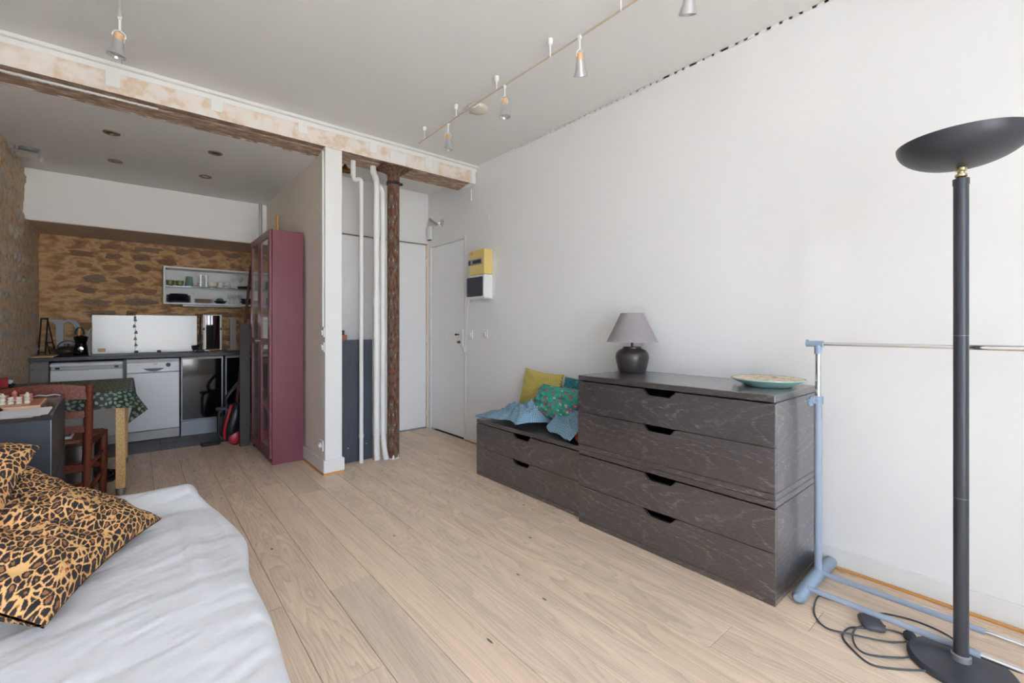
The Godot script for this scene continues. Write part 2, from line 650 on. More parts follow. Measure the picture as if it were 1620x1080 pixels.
	m.albedo_texture = ntex(rf, [[0.0, srgb(60, 44, 38)], [0.3, srgb(78, 56, 46)], [0.45, srgb(134, 78, 54)], [0.55, srgb(112, 70, 54)], [0.62, srgb(104, 104, 92)], [0.7, srgb(92, 86, 76)], [0.84, srgb(120, 112, 98)], [0.88, srgb(186, 180, 166)], [1.0, srgb(214, 208, 196)]])
	triplanar(m, Vector3(1.5, 0.55, 1.5))
	relief(m, ntex(noise(101, 0.05), []), 0.6)
	# painted and lacquered
	mat("plum", srgb(124, 64, 76), 0.36)
	m = mat("slate_wood", Color.WHITE, 0.5)
	m.albedo_texture = ntex(noise(110, 0.03), [[0.0, srgb(52, 58, 68)], [0.5, srgb(64, 71, 82)], [1.0, srgb(78, 85, 96)]], 512, 256)
	triplanar(m, Vector3(9, 0.6, 9))
	mat("slate_lacquer", srgb(50, 56, 64), 0.42)
	m = mat("black_top", srgb(70, 62, 56), 0.16)
	mat("board_grey", srgb(72, 68, 66), 0.75)
	m = mat("counter_top", srgb(42, 39, 41), 0.4)
	mat("appliance", srgb(242, 244, 245), 0.35)
	mat("appliance_grey", srgb(200, 200, 196), 0.45)
	mat("brushed", srgb(168, 170, 172), 0.35, 0.85)
	mat("grey_front", srgb(128, 124, 114), 0.5)
	mat("black_gloss", srgb(14, 14, 17), 0.06)
	mat("alu", srgb(150, 152, 155), 0.5, 0.6)
	mat("splashback", srgb(248, 248, 238), 0.22)
	mat("splashback").clearcoat_enabled = true
	mat("splashback").clearcoat = 0.2
	mat("splashback").clearcoat_roughness = 0.1
	mat("mirror", srgb(230, 230, 232), 0.03, 1.0)
	# red-brown wood of the chair
	m = mat("chair_wood", Color.WHITE, 0.45)
	m.albedo_texture = ntex(noise(120, 0.03), [[0.0, srgb(92, 42, 28)], [0.5, srgb(122, 60, 42)], [1.0, srgb(146, 80, 56)]], 256, 256)
	triplanar(m, Vector3(8, 8, 8))
	m = mat("seat_wood", Color.WHITE, 0.5)
	m.albedo_texture = ntex(noise(121, 0.03), [[0.0, srgb(104, 62, 42)], [0.5, srgb(136, 92, 64)], [1.0, srgb(158, 112, 80)]], 256, 256)
	triplanar(m, Vector3(3, 6, 12))
	m = mat("pine_leg", Color.WHITE, 0.55)
	m.albedo_texture = ntex(noise(122, 0.05, FastNoiseLite.TYPE_SIMPLEX, 4), [[0.0, srgb(214, 190, 150)], [0.3, srgb(226, 190, 130)], [0.66, srgb(222, 182, 118)], [0.73, srgb(176, 118, 62)], [0.8, srgb(216, 176, 118)], [1.0, srgb(236, 226, 204)]], 256, 256)
	triplanar(m, Vector3(6, 3, 6))
	# cloth
	m = mat("sheet", srgb(226, 227, 230), 0.9)
	m.rim_enabled = true
	m.rim = 0.2
	m = mat("leopard", Color.WHITE, 0.85)
	m.albedo_texture = leopard_picture()
	m = mat("leaf_cloth", Color.WHITE, 0.55)
	m.albedo_texture = leaf_picture()
	triplanar(m, Vector3(3.5, 3.5, 3.5))
	m = mat("flower_cloth", Color.WHITE, 0.85)
	m.albedo_texture = flower_picture(srgb(58, 166, 148), [srgb(200, 36, 66), srgb(212, 60, 90), srgb(222, 180, 170), srgb(196, 44, 64)], 30.0, 14.0, 8)
	m = mat("blue_flower_cloth", Color.WHITE, 0.85)
	m.albedo_texture = flower_picture(srgb(26, 112, 128), [srgb(40, 150, 150), srgb(20, 60, 90), srgb(90, 170, 110)], 22.0, 12.0, 9)
	m = mat("yellow_knit", Color.WHITE, 0.95)
	m.albedo_texture = knit_picture(srgb(232, 212, 124), srgb(168, 148, 66), 12, 14)
	relief(m, m.albedo_texture, 0.8)
	m = mat("blue_knit", Color.WHITE, 0.95)
	m.albedo_texture = knit_picture(srgb(150, 182, 198), srgb(70, 112, 142), 12, 12)
	triplanar(m, Vector3(7, 7, 7))
	mat("red_cloth", srgb(150, 44, 40), 0.9)
	# lamps
	mat("glazed_dark", srgb(62, 58, 58), 0.28)
	m = mat("shade_mauve", srgb(154, 147, 150), 0.9)
	mat("lamp_grey", srgb(58, 62, 70), 0.36)
	mat("lamp_bowl", srgb(58, 60, 66), 0.42)
	mat("rack_blue", srgb(150, 170, 190), 0.4)
	mat("rack_tube", srgb(160, 173, 192), 0.35)
	mat("cord_grey", srgb(74, 78, 86), 0.55)
	mat("dish_turquoise", srgb(168, 208, 202), 0.25)
	m = mat("dish_print", Color.WHITE, 0.3)
	m.albedo_texture = flower_picture(srgb(232, 212, 172), [srgb(206, 130, 84), srgb(150, 76, 62), srgb(222, 160, 90), srgb(176, 100, 76)], 46.0, 21.0, 14)
	m.uv1_scale = Vector3(3.2, 3.2, 1)
	mat("iron_black", srgb(40, 40, 42), 0.45, 0.3)
	mat("kettle", srgb(58, 57, 54), 0.35, 0.2)
	mat("letter_grey", srgb(160, 165, 172), 0.5)
	mat("letter_pale", srgb(176, 168, 160), 0.6)
	mat("yellow_box", srgb(232, 206, 128), 0.45)
	mat("paper", srgb(226, 224, 226), 0.8)
	mat("chess_white", srgb(226, 220, 204), 0.3)
	mat("chess_pink", srgb(200, 128, 108), 0.3)
	mat("chess_board", srgb(166, 104, 78), 0.3)
	mat("chess_edge", srgb(226, 186, 148), 0.5)
	mat("red_plastic", srgb(176, 34, 44), 0.35)
	mat("green_paper", srgb(66, 112, 74), 0.7)
	mat("ceramic_green", srgb(122, 124, 66), 0.35)
	mat("ceramic_teal", srgb(84, 128, 112), 0.3)
	mat("ceramic_white", srgb(222, 216, 208), 0.3)
	mat("ceramic_pink", srgb(196, 172, 152), 0.35)
	mat("ceramic_dark", srgb(44, 46, 56), 0.3)
	mat("orange_dish", srgb(196, 120, 64), 0.4)
	mat("bulb_glass", srgb(228, 226, 212), 0.2)
	mat("socket", srgb(220, 182, 138), 0.5)
	mat("spot_body", srgb(196, 198, 200), 0.3, 0.6)
	mat("brown_pole", srgb(82, 50, 42), 0.6)
	mat("shell", srgb(150, 132, 112), 0.6)
	glass("clear_glass", srgb(235, 242, 240), 0.10)
	glass("green_glass", srgb(120, 170, 150), 0.45)
	glass("pane_glass", srgb(220, 230, 228), 0.06)

const XL := -0.76
const XR := 2.57
const ZF := 1.7
const CEIL := 2.745
const KCEIL := 2.55
const ZB := -6.45
const ZBEAM := -3.60

# the room, its openings and what is fixed to it
func setting() -> void:
	# floor: a slab with boards on it, then tiles along the kitchen units
	var floor_ := struct("floor", MB.new().bx(Vector3(XL - 0.3, -0.2, ZB - 0.3), Vector3(XR + 0.3, -0.016, ZF + 0.6)), mat("slab"), "floor of pale oak boards with grey tiles in front of the kitchen units", "floor")
	var r := RandomNumberGenerator.new()
	r.seed = 3
	var known := {6: [-2.02], 7: [-1.45, -2.74], 8: [-2.01], 9: [-3.3], 10: [-1.957], 11: [-2.0], 12: [-2.34], 5: [-0.9, -2.55]}
	var x := 0.459 - 0.186 * 7
	var k := 0
	while x < XR:
		var a := maxf(x, XL)
		var b := minf(x + 0.186, XR)
		var far := -5.325 if a < 1.15 else -4.57
		var cuts := [ZF]
		if known.has(k):
			for c in known[k]:
				cuts.append(c)
		else:
			cuts.append(-r.randf_range(0.5, 2.0))
		while cuts[-1] - 1.2 > far + 0.35:
			cuts.append(cuts[-1] - r.randf_range(1.15, 1.85))
			if cuts[-1] < far + 0.25:
				cuts.pop_back()
				break
		cuts.append(far)
		for c in cuts.size() - 1:
			var z1: float = cuts[c]
			var z0: float = cuts[c + 1]
			var lo := Vector3(a + 0.0009, -0.016, z0 + 0.0007)
			var hi := Vector3(b - 0.0009, r.randf_range(-0.0006, 0.0), z1 - 0.0007)
			var m := MB.new().bx(lo, hi, 0.0012)
			var strip := r.randi() % STRIPS
			var off := r.randf_range(0.02, 0.18)
			var flip := -1.0 if r.randf() < 0.5 else 1.0
			var mid := (a + b) * 0.5
			for i in m.v.size():
				var p := m.v[i]
				m.t[i] = Vector2((strip + 0.5 + flip * (p.x - mid) / 0.19 * 0.96) / STRIPS, clampf(off + (z1 - p.z) / 2.4, 0.0, 0.999))
			part(floor_, "plank", m, mat("oak"))
		x += 0.186
		k += 1
	for j in 4:
		for i in 7:
			var tx := 0.167 + (i - 3) * 0.315
			var z0 := -5.33 - j * 0.315
			var lo := Vector3(maxf(tx, XL), -0.016, maxf(z0 - 0.315, ZB)) + Vector3(0.0035, 0, 0.0035)
			var hi := Vector3(minf(tx + 0.315, 1.12), -0.002, z0) - Vector3(0.0035, 0, 0.0035)
			if hi.x - lo.x > 0.03 and hi.z - lo.z > 0.03:
				part(floor_, "tile", MB.new().bx(lo, hi, 0.002), mat("floor_tile_%d" % (r.randi() % 3)))
	# ceilings
	struct("ceiling", MB.new().bx(Vector3(XL - 0.3, CEIL, ZBEAM - 0.16), Vector3(XR - 0.006, CEIL + 0.3, ZF + 0.6)).bx(Vector3(XR - 0.01, CEIL + 0.28, ZBEAM - 0.16), Vector3(XR + 0.3, CEIL + 0.4, ZF + 0.6)).bx(Vector3(XR - 0.007, CEIL, ZBEAM - 0.16), Vector3(XR + 0.3, CEIL + 0.3, -3.05)), mat("ceiling_paint"), "flat off-white ceiling of the living room", "ceiling")
	struct("ceiling_kitchen", MB.new().bx(Vector3(XL - 0.3, KCEIL, ZB - 0.3), Vector3(1.19, CEIL + 0.3, ZBEAM - 0.215)), mat("ceiling_paint"), "lower plastered ceiling over the kitchen behind the beam", "ceiling")
	struct("ceiling_entry", MB.new().bx(Vector3(1.191, 2.69, -4.9), Vector3(XR + 0.3, CEIL + 0.3, ZBEAM - 0.215)), mat("ceiling_paint"), "small white ceiling over the entry corner", "ceiling")
	var sf := struct("soffit", MB.new().bx(Vector3(XL - 0.05, 2.10, ZB - 0.05), Vector3(1.13, KCEIL - 0.001, -5.7), 0.004), mat("wall_paint"), "white boxed-in duct under the kitchen ceiling above the stone wall", "soffit")
	part(sf, "underside_board", MB.new().bx(Vector3(XL + 0.01, 2.094, ZB + 0.01), Vector3(1.12, 2.101, -5.702), 0.002), mat("soffit_brown"), "brownish underside board")
	# right-hand wall, with the opening of the entrance door
	var wr := MB.new()
	# an open joint runs along its top, under the ceiling
	wr.bx(Vector3(XR, -0.2, -3.80), Vector3(XR + 0.14, CEIL - 0.011, ZF + 0.6))
	wr.bx(Vector3(XR + 0.14, -0.2, -3.80), Vector3(XR + 0.25, CEIL + 0.35, ZF + 0.6))
	wr.bx(Vector3(XR, CEIL - 0.012, -3.80), Vector3(XR + 0.14, CEIL + 0.02, -3.05))
	wr.bx(Vector3(XR, 2.075, -4.51), Vector3(XR + 0.25, CEIL + 0.05, -3.80))
	wr.bx(Vector3(XR, -0.2, -4.9), Vector3(XR + 0.25, CEIL + 0.05, -4.51))
	wr.bx(Vector3(XR + 0.15, -0.2, -4.51), Vector3(XR + 0.25, 2.075, -3.80))
	struct("wall_right", wr, mat("wall_paint"), "long white painted wall behind the chests of drawers", "wall")
	# left-hand wall: rough stone and mortar
	var wl := MB.new()
	wl.bx(Vector3(XL - 0.3, -0.2, ZB - 0.3), Vector3(XL - 0.03, CEIL + 0.05, ZBEAM - 0.16))
	var rough := noise(7, 1.0, FastNoiseLite.TYPE_SIMPLEX_SMOOTH, 4)
	wl.grid(60, 50, func(u: float, q: float) -> Vector3:
		var z := lerpf(ZBEAM - 0.16, ZB, u)
		var y := q * CEIL
		return Vector3(XL + 0.016 * rough.get_noise_2d(z * 4.0, y * 4.0), y, z), -1.0)
	var left := struct("wall_left", wl, mat("mortar_left"), "rough grey-ochre rubble stone wall along the left", "wall")
	struct("wall_living", MB.new().bx(Vector3(XL - 0.3, -0.2, ZBEAM - 0.16), Vector3(XL, CEIL + 0.05, ZF + 0.6)), mat("wall_paint"), "white wall along the bed on the left, outside the picture", "wall")
	# kitchen back wall: stone with wide ochre joints
	var wb := MB.new()
	wb.bx(Vector3(XL - 0.3, -0.2, ZB - 0.3), Vector3(1.3, CEIL + 0.05, ZB - 0.03))
	wb.grid(60, 50, func(u: float, q: float) -> Vector3:
		var xx := lerpf(XL, 1.13, u)
		var y := q * KCEIL
		return Vector3(xx, y, ZB + 0.014 * rough.get_noise_2d(xx * 3.0 + 20.0, y * 6.0)))
	var back := struct("wall_back", wb, mat("mortar_back"), "ochre and brown exposed stone wall at the back of the kitchen", "wall")
	stones(left, back)
	# partition with its white end post
	var wp := MB.new()
	wp.bx(Vector3(1.125, -0.2, ZB), Vector3(1.25, CEIL, ZBEAM - 0.02))
	struct("wall_partition", wp, mat("partition_paint"), "beige partition between the kitchen and the entry corner", "wall")
	struct("post", MB.new().bx(Vector3(1.122, 0, ZBEAM - 0.10), Vector3(1.254, 2.572, ZBEAM - 0.015), 0.003), mat("trim_paint"), "white painted post at the end of the beige partition", "post")
	# entry corner: cupboard doors across its end
	struct("wall_entry", MB.new().bx(Vector3(1.24, 2.13, -4.9), Vector3(XR + 0.02, CEIL, -4.57)).bx(Vector3(1.24, -0.2, -4.9), Vector3(XR + 0.02, 2.131, -4.63)), mat("wall_paint"), "white wall above the built-in cupboard doors of the entry corner", "wall")
	var cd := struct("door_2", MB.new().bx(Vector3(2.545, 0, -4.63), Vector3(XR, 2.105, -4.56), 0.002).bx(Vector3(1.918, 0, -4.63), Vector3(1.962, 2.105, -4.566), 0.002), mat("cream_wood"), "pair of flush white cupboard doors across the end of the entry corner", "door")
	part(cd, "header_rail", MB.new().bx(Vector3(1.25, 2.112, -4.63), Vector3(XR, 2.135, -4.558), 0.002), mat("trim_paint"))
	part(cd, "door_panel", MB.new().bx(Vector3(1.255, 0.015, -4.625), Vector3(1.914, 2.098, -4.572), 0.002), mat("door_paint"))
	part(cd, "door_panel", MB.new().bx(Vector3(1.966, 0.015, -4.625), Vector3(2.541, 2.098, -4.572), 0.002), mat("door_paint"))
	for y in [0.17, 1.03, 1.9]:
		part(cd, "hinge", MB.new().tube([Vector3(2.543, y - 0.04, -4.566), Vector3(2.543, y + 0.04, -4.566)], 0.008, 8), mat("trim_paint"))
	# entrance door in the right-hand wall
	var d := struct("door_1", MB.new().bx(Vector3(XR + 0.012, 0.012, -4.505), Vector3(XR + 0.055, 2.066, -3.835), 0.002), mat("door_paint"), "plain white entrance door in the right-hand wall", "door")
	part(d, "door_frame", MB.new().bx(Vector3(XR - 0.004, 0, -3.832), Vector3(XR + 0.06, 2.10, -3.795), 0.002).bx(Vector3(XR - 0.004, 2.07, -4.51), Vector3(XR + 0.06, 2.10, -3.832), 0.002), mat("trim_paint"))
	part(d, "lock_case", MB.new().bx(Vector3(XR - 0.012, 0.955, -3.885), Vector3(XR + 0.013, 1.13, -3.845), 0.003).bx(Vector3(XR - 0.02, 0.90, -3.835), Vector3(XR + 0.01, 0.96, -3.80), 0.004), mat("white_plastic"))
	part(d, "latch_knob", MB.new().tube([Vector3(XR + 0.012, 1.08, -3.945), Vector3(XR - 0.025, 1.08, -3.945)], [0.007, 0.007]).lathe(Vector3(XR - 0.025, 1.08, -3.945), [Vector2(0, 0.012), Vector2(0.012, 0.008), Vector2(0.012, -0.008), Vector2(0, -0.012)], 12), mat("black_plastic"))
	part(d, "lock_knob", MB.new().lathe(Vector3(XR + 0.012, 1.003, -3.90), [Vector2(0.016, 0), Vector2(0.016, 0.02), Vector2(0.009, 0.024), Vector2(0.014, 0.045), Vector2(0, 0.05)], 14, Basis(Vector3.BACK, PI / 2)), mat("brass"))
	part(d, "peephole", MB.new().lathe(Vector3(XR + 0.014, 1.057, -4.19), [Vector2(0.011, 0), Vector2(0.011, 0.006), Vector2(0, 0.008)], 12, Basis(Vector3.BACK, PI / 2)), mat("white_plastic"))
	part(d, "hinge", MB.new().tube([Vector3(XR + 0.006, 0.6, -3.838), Vector3(XR + 0.006, 0.66, -3.838)], 0.008, 8).tube([Vector3(XR + 0.006, 1.62, -3.838), Vector3(XR + 0.006, 1.68, -3.838)], 0.008, 8), mat("trim_paint"))
	# front wall behind the camera with two tall windows
	var wf := MB.new()
	var z0 := ZF
	var z1 := ZF + 0.60
	var wins := [[-0.74, 0.14], [0.24, 1.12]]
	wf.bx(Vector3(XL - 0.3, -0.2, z0), Vector3(XR + 0.3, 0.12, z1))
	wf.bx(Vector3(XL - 0.3, 2.50, z0), Vector3(XR + 0.3, CEIL + 0.35, z1))
	wf.bx(Vector3(XL - 0.3, 0.12, z0), Vector3(wins[0][0], 2.50, z1))
	wf.bx(Vector3(wins[0][1], 0.12, z0), Vector3(wins[1][0], 2.50, z1))
	wf.bx(Vector3(wins[1][1], 0.12, z0), Vector3(XR + 0.3, 2.50, z1))
	struct("wall_front", wf, mat("wall_paint"), "white window wall behind the camera", "wall")
	for w in wins:
		var fr := MB.new()
		var za := z0 + 0.50
		var zb := z0 + 0.55
		for s in [[w[0], w[0] + 0.045], [w[1] - 0.045, w[1]], [(w[0] + w[1]) * 0.5 - 0.04, (w[0] + w[1]) * 0.5 + 0.04]]:
			fr.bx(Vector3(s[0], 0.12, za), Vector3(s[1], 2.50, zb), 0.003)
		for s in [[0.12, 0.20], [2.45, 2.50]]:
			fr.bx(Vector3(w[0], s[0], za), Vector3(w[1], s[1], zb), 0.003)
		var win := struct("window_1" if w[0] < 0 else "window_2", fr, mat("trim_paint"), "tall white casement window " + ("beside the bed" if w[0] < 0 else "opposite the end of the clothes rack"), "window")
		for s in [[w[0] + 0.045, (w[0] + w[1]) * 0.5 - 0.04], [(w[0] + w[1]) * 0.5 + 0.04, w[1] - 0.045]]:
			part(win, "pane", MB.new().bx(Vector3(s[0], 0.20, za + 0.02), Vector3(s[1], 2.45, za + 0.024)), glass("pane_glass", Color.WHITE))
	# skirtings
	var b := struct("baseboard_right", MB.new().bx(Vector3(XR - 0.015, 0.012, -3.795), Vector3(XR, 0.097, ZF), 0.003), mat("trim_paint"), "white skirting board along the right-hand wall", "baseboard")
	part(b, "pine_strip", MB.new().bx(Vector3(XR - 0.019, 0.0, -3.795), Vector3(XR, 0.012, ZF), 0.002), mat("raw_pine"), "bare orange pine strip under the skirting")
	b = struct("baseboard_post", MB.new().bx(Vector3(1.106, 0.014, -6.4), Vector3(1.122, 0.112, -3.615), 0.003).bx(Vector3(1.106, 0.014, -3.614), Vector3(1.268, 0.112, -3.596), 0.003).bx(Vector3(1.254, 0.014, -3.72), Vector3(1.268, 0.112, -3.615), 0.003), mat("trim_paint"), "white skirting around the foot of the post and partition", "baseboard")
	part(b, "pine_strip", MB.new().bx(Vector3(1.102, 0, -4.2), Vector3(1.122, 0.014, -3.592), 0.002).bx(Vector3(1.122, 0, -3.614), Vector3(1.272, 0.014, -3.592), 0.002), mat("raw_pine"), "bare orange pine strip under the skirting")
	# beam with its fillet, patched joints and flaking underside
	var bm := struct("beam", MB.new().grid(80, 3, func(u: float, q: float) -> Vector3:
		return Vector3(lerpf(XL, 2.525, u), lerpf(2.566, 2.687, q), ZBEAM + 0.002 * rough.get_noise_2d(u * 40.0, q * 3.0)), 1.0).bx(Vector3(XL, 2.584, ZBEAM - 0.214), Vector3(2.525, CEIL, ZBEAM - 0.006)), mat("beam_plaster"), "long ceiling beam with patchy pink and ochre stripped plaster", "beam")
	var lip := MB.new()
	lip.grid(120, 2, func(u: float, q: float) -> Vector3:
		return Vector3(lerpf(XL, 2.5, u), 2.574 + 0.004 * rough.get_noise_2d(u * 50.0, 3.0), ZBEAM - 0.003 - q * 0.085 + 0.002 * rough.get_noise_2d(u * 60.0, 9.0)), -1.0, 0.014)
	lip.grid(120, 2, func(u: float, q: float) -> Vector3:
		return Vector3(lerpf(XL, 2.5, u), lerpf(2.566, 2.549, q) + 0.004 * rough.get_noise_2d(u * 50.0, 33.0), ZBEAM - 0.098 - q * 0.132 + 0.004 * rough.get_noise_2d(u * 70.0, 19.0)), -1.0, 0.02)
	part(bm, "flaking_underside", lip, mat("beam_underside"), "flaking brown underside")
	part(bm, "paint_ridge", MB.new().grid(120, 2, func(u: float, q: float) -> Vector3:
		return Vector3(lerpf(XL, 0.10, u), 2.559 + 0.003 * rough.get_noise_2d(u * 40.0, 5.0), ZBEAM - 0.080 - q * (0.020 + 0.020 * rough.get_noise_2d(u * 30.0, 71.0)) * (1.0 - u * u)), -1.0, 0.012), mat("trim_paint"), "torn edge of white paint")
	part(bm, "fillet", MB.new().bx(Vector3(XL, 2.722, ZBEAM - 0.01), Vector3(2.57, CEIL, ZBEAM + 0.022), 0.004), mat("trim_paint"))
	part(bm, "recessed_band", MB.new().bx(Vector3(XL, 2.69, ZBEAM - 0.012), Vector3(2.57, 2.724, ZBEAM - 0.004)), mat("ceiling_paint"))
	part(bm, "end_block", MB.new().bx(Vector3(2.50, 2.566, ZBEAM - 0.214), Vector3(2.553, 2.69, ZBEAM + 0.004), 0.002), mat("trim_paint"))
	for s in [[-0.149, -0.084, 2.60, 2.705], [0.375, 0.44, 2.615, 2.705], [0.92, 0.985, 2.62, 2.70], [1.476, 1.535, 2.612, 2.70], [1.655, 1.80, 2.57, 2.667], [1.99, 2.06, 2.61, 2.70]]:
		part(bm, "plaster_patch", MB.new().bx(Vector3(s[0], s[2], ZBEAM - 0.003), Vector3(s[1], s[3], ZBEAM + 0.0035), 0.001), mat("trim_paint"))
	# filler along the open joint at the top of the right-hand wall: a bead with a broken row of slots left in it
	var strip := struct("trim_1", MB.new().bx(Vector3(XR - 0.004, CEIL - 0.0145, -3.06), Vector3(XR + 0.012, CEIL - 0.0105, ZF), 0.001).bx(Vector3(XR - 0.004, CEIL - 0.0145, ZF - 0.01), Vector3(XR + 0.012, CEIL + 0.002, ZF)), mat("ceiling_paint"), "filler bead along the top of the right-hand wall with a broken row of dark slots", "trim")
	var z := -3.055
	r.seed = 12
	while z < ZF:
		var l := r.randf_range(0.027, 0.038)
		part(strip, "filler_piece", MB.new().bx(Vector3(XR - 0.0085, CEIL - 0.0115, z), Vector3(XR + 0.011, CEIL + 0.0030, z + l), 0.0006), mat("ceiling_paint"))
		z += l + (r.randf_range(0.015, 0.023) if r.randf() > 0.07 else 0.05)


# one lump of rubble: a few sizes of mesh, each stone placed on its own
func stones(left: Node3D, back: Node3D) -> void:
	var r := RandomNumberGenerator.new()
	r.seed = 19
	var lumps := []
	for k in 8:
		var ph := r.randf() * 100.0
		var f := noise(200 + k, 1.0, FastNoiseLite.TYPE_SIMPLEX, 2)
		lumps.append(MB.new().grid(14, 3, func(u: float, q: float) -> Vector3:
			var a := u * TAU
			var d := Vector2(cos(a), sin(a))
			var sq := 1.0 / pow(pow(absf(d.x), 3.0) + pow(absf(d.y), 3.0), 1.0 / 3.0)
			var rad := q * sq * (0.86 + 0.26 * f.get_noise_2d(d.x * 1.3 + ph, d.y * 1.3))
			return Vector3(d.x * rad, d.y * rad, (1.0 - pow(q, 2.2)) * (1.0 + 0.5 * f.get_noise_2d(d.x * q * 2.0, d.y * q * 2.0 + ph)) - 0.35), -1.0).mesh())
	var y := 0.86
	while y < 2.08:
		var x := XL + 0.18 + r.randf() * 0.15
		var rh := r.randf_range(0.085, 0.125)
		while x < 1.05:
			var w := r.randf_range(0.10, 0.33)
			if r.randf() < 0.86:
				var s := part(back, "stone", lumps[r.randi() % 8], mat("stone_brown_%d" % (r.randi() % 4)))
				s.position = Vector3(x + w * 0.5, y + rh * 0.5 + r.randf_range(-0.015, 0.015), ZB + 0.004)
				s.rotation.z = r.randf_range(-0.06, 0.06)
				s.scale = Vector3(w * 0.5, rh * r.randf_range(0.33, 0.5), r.randf_range(0.012, 0.02))
			x += w + r.randf_range(0.02, 0.09)
		y += rh + r.randf_range(0.015, 0.035)
	y = 0.25
	while y < 2.5:
		var z := -6.35
		var rh := r.randf_range(0.11, 0.17)
		while z < -4.55:
			var w := r.randf_range(0.10, 0.26)
			if r.randf() < 0.8:
				var s := part(left, "stone", lumps[r.randi() % 8], mat("stone_grey_%d" % (r.randi() % 3)))
				s.position = Vector3(XL + 0.003, y + rh * 0.5 + r.randf_range(-0.02, 0.02), z + w * 0.5)
				s.rotation = Vector3(0, PI / 2, 0)
				s.scale = Vector3(w * 0.48, rh * r.randf_range(0.36, 0.5), r.randf_range(0.014, 0.026))
			z += w + r.randf_range(0.02, 0.07)
		y += rh + r.randf_range(0.015, 0.04)

# ---------------------------------------------------------------- chests of drawers and what stands on them
# local frame: x = 0 is the front, x grows towards the wall, z along the front
func make_chest(label: String, at: Vector3) -> Node3D:
	var w := 1.07
	var dp := 0.515
	var hw := w * 0.5
	var o := thing("chest_of_drawers", label, "chest of drawers", at, 0.0, "dark oak two-drawer chests")
	var wood := mat("dark_oak")
	part(o, "top", MB.new().bx(Vector3(0, 0.405, -hw), Vector3(dp, 0.435, hw), 0.003), wood)
	for s in [-1.0, 1.0]:
		part(o, "side_panel", MB.new().box(Vector3(dp * 0.5 + 0.009, 0.2165, s * (hw - 0.010)), Vector3(dp - 0.018, 0.373, 0.020), 0.002), wood)
	part(o, "plinth", MB.new().bx(Vector3(0.0, 0, -hw), Vector3(dp, 0.029, hw), 0.003), wood)
	part(o, "back_panel", MB.new().bx(Vector3(dp - 0.012, 0.03, -hw + 0.021), Vector3(dp - 0.004, 0.404, hw - 0.021)), wood)
	for d in [[0.031, 0.2165], [0.2195, 0.399]]:
		var y0: float = d[0]
		var y1: float = d[1]
		var p := PackedVector2Array([Vector2(-hw + 0.001, y0), Vector2(hw - 0.001, y0), Vector2(hw - 0.001, y1), Vector2(0.093, y1), Vector2(0.066, y1 - 0.027), Vector2(0.058, y1 - 0.031), Vector2(-0.058, y1 - 0.031), Vector2(-0.066, y1 - 0.027), Vector2(-0.093, y1), Vector2(-hw + 0.001, y1)])
		var dr := part(o, "drawer", MB.new().extrude(p, Vector3(0.0175, 0, 0), Vector3(0, 0, 1), Vector3(0, 1, 0), 0.0175), wood)
		var bxm := MB.new()
		bxm.bx(Vector3(0.30, y0 + 0.01, -hw + 0.03), Vector3(0.31, y1 - 0.012, hw - 0.03))
		bxm.bx(Vector3(0.02, y0 + 0.006, -hw + 0.03), Vector3(0.31, y0 + 0.014, hw - 0.03))
		part(dr, "drawer_box", bxm, wood)
	return o

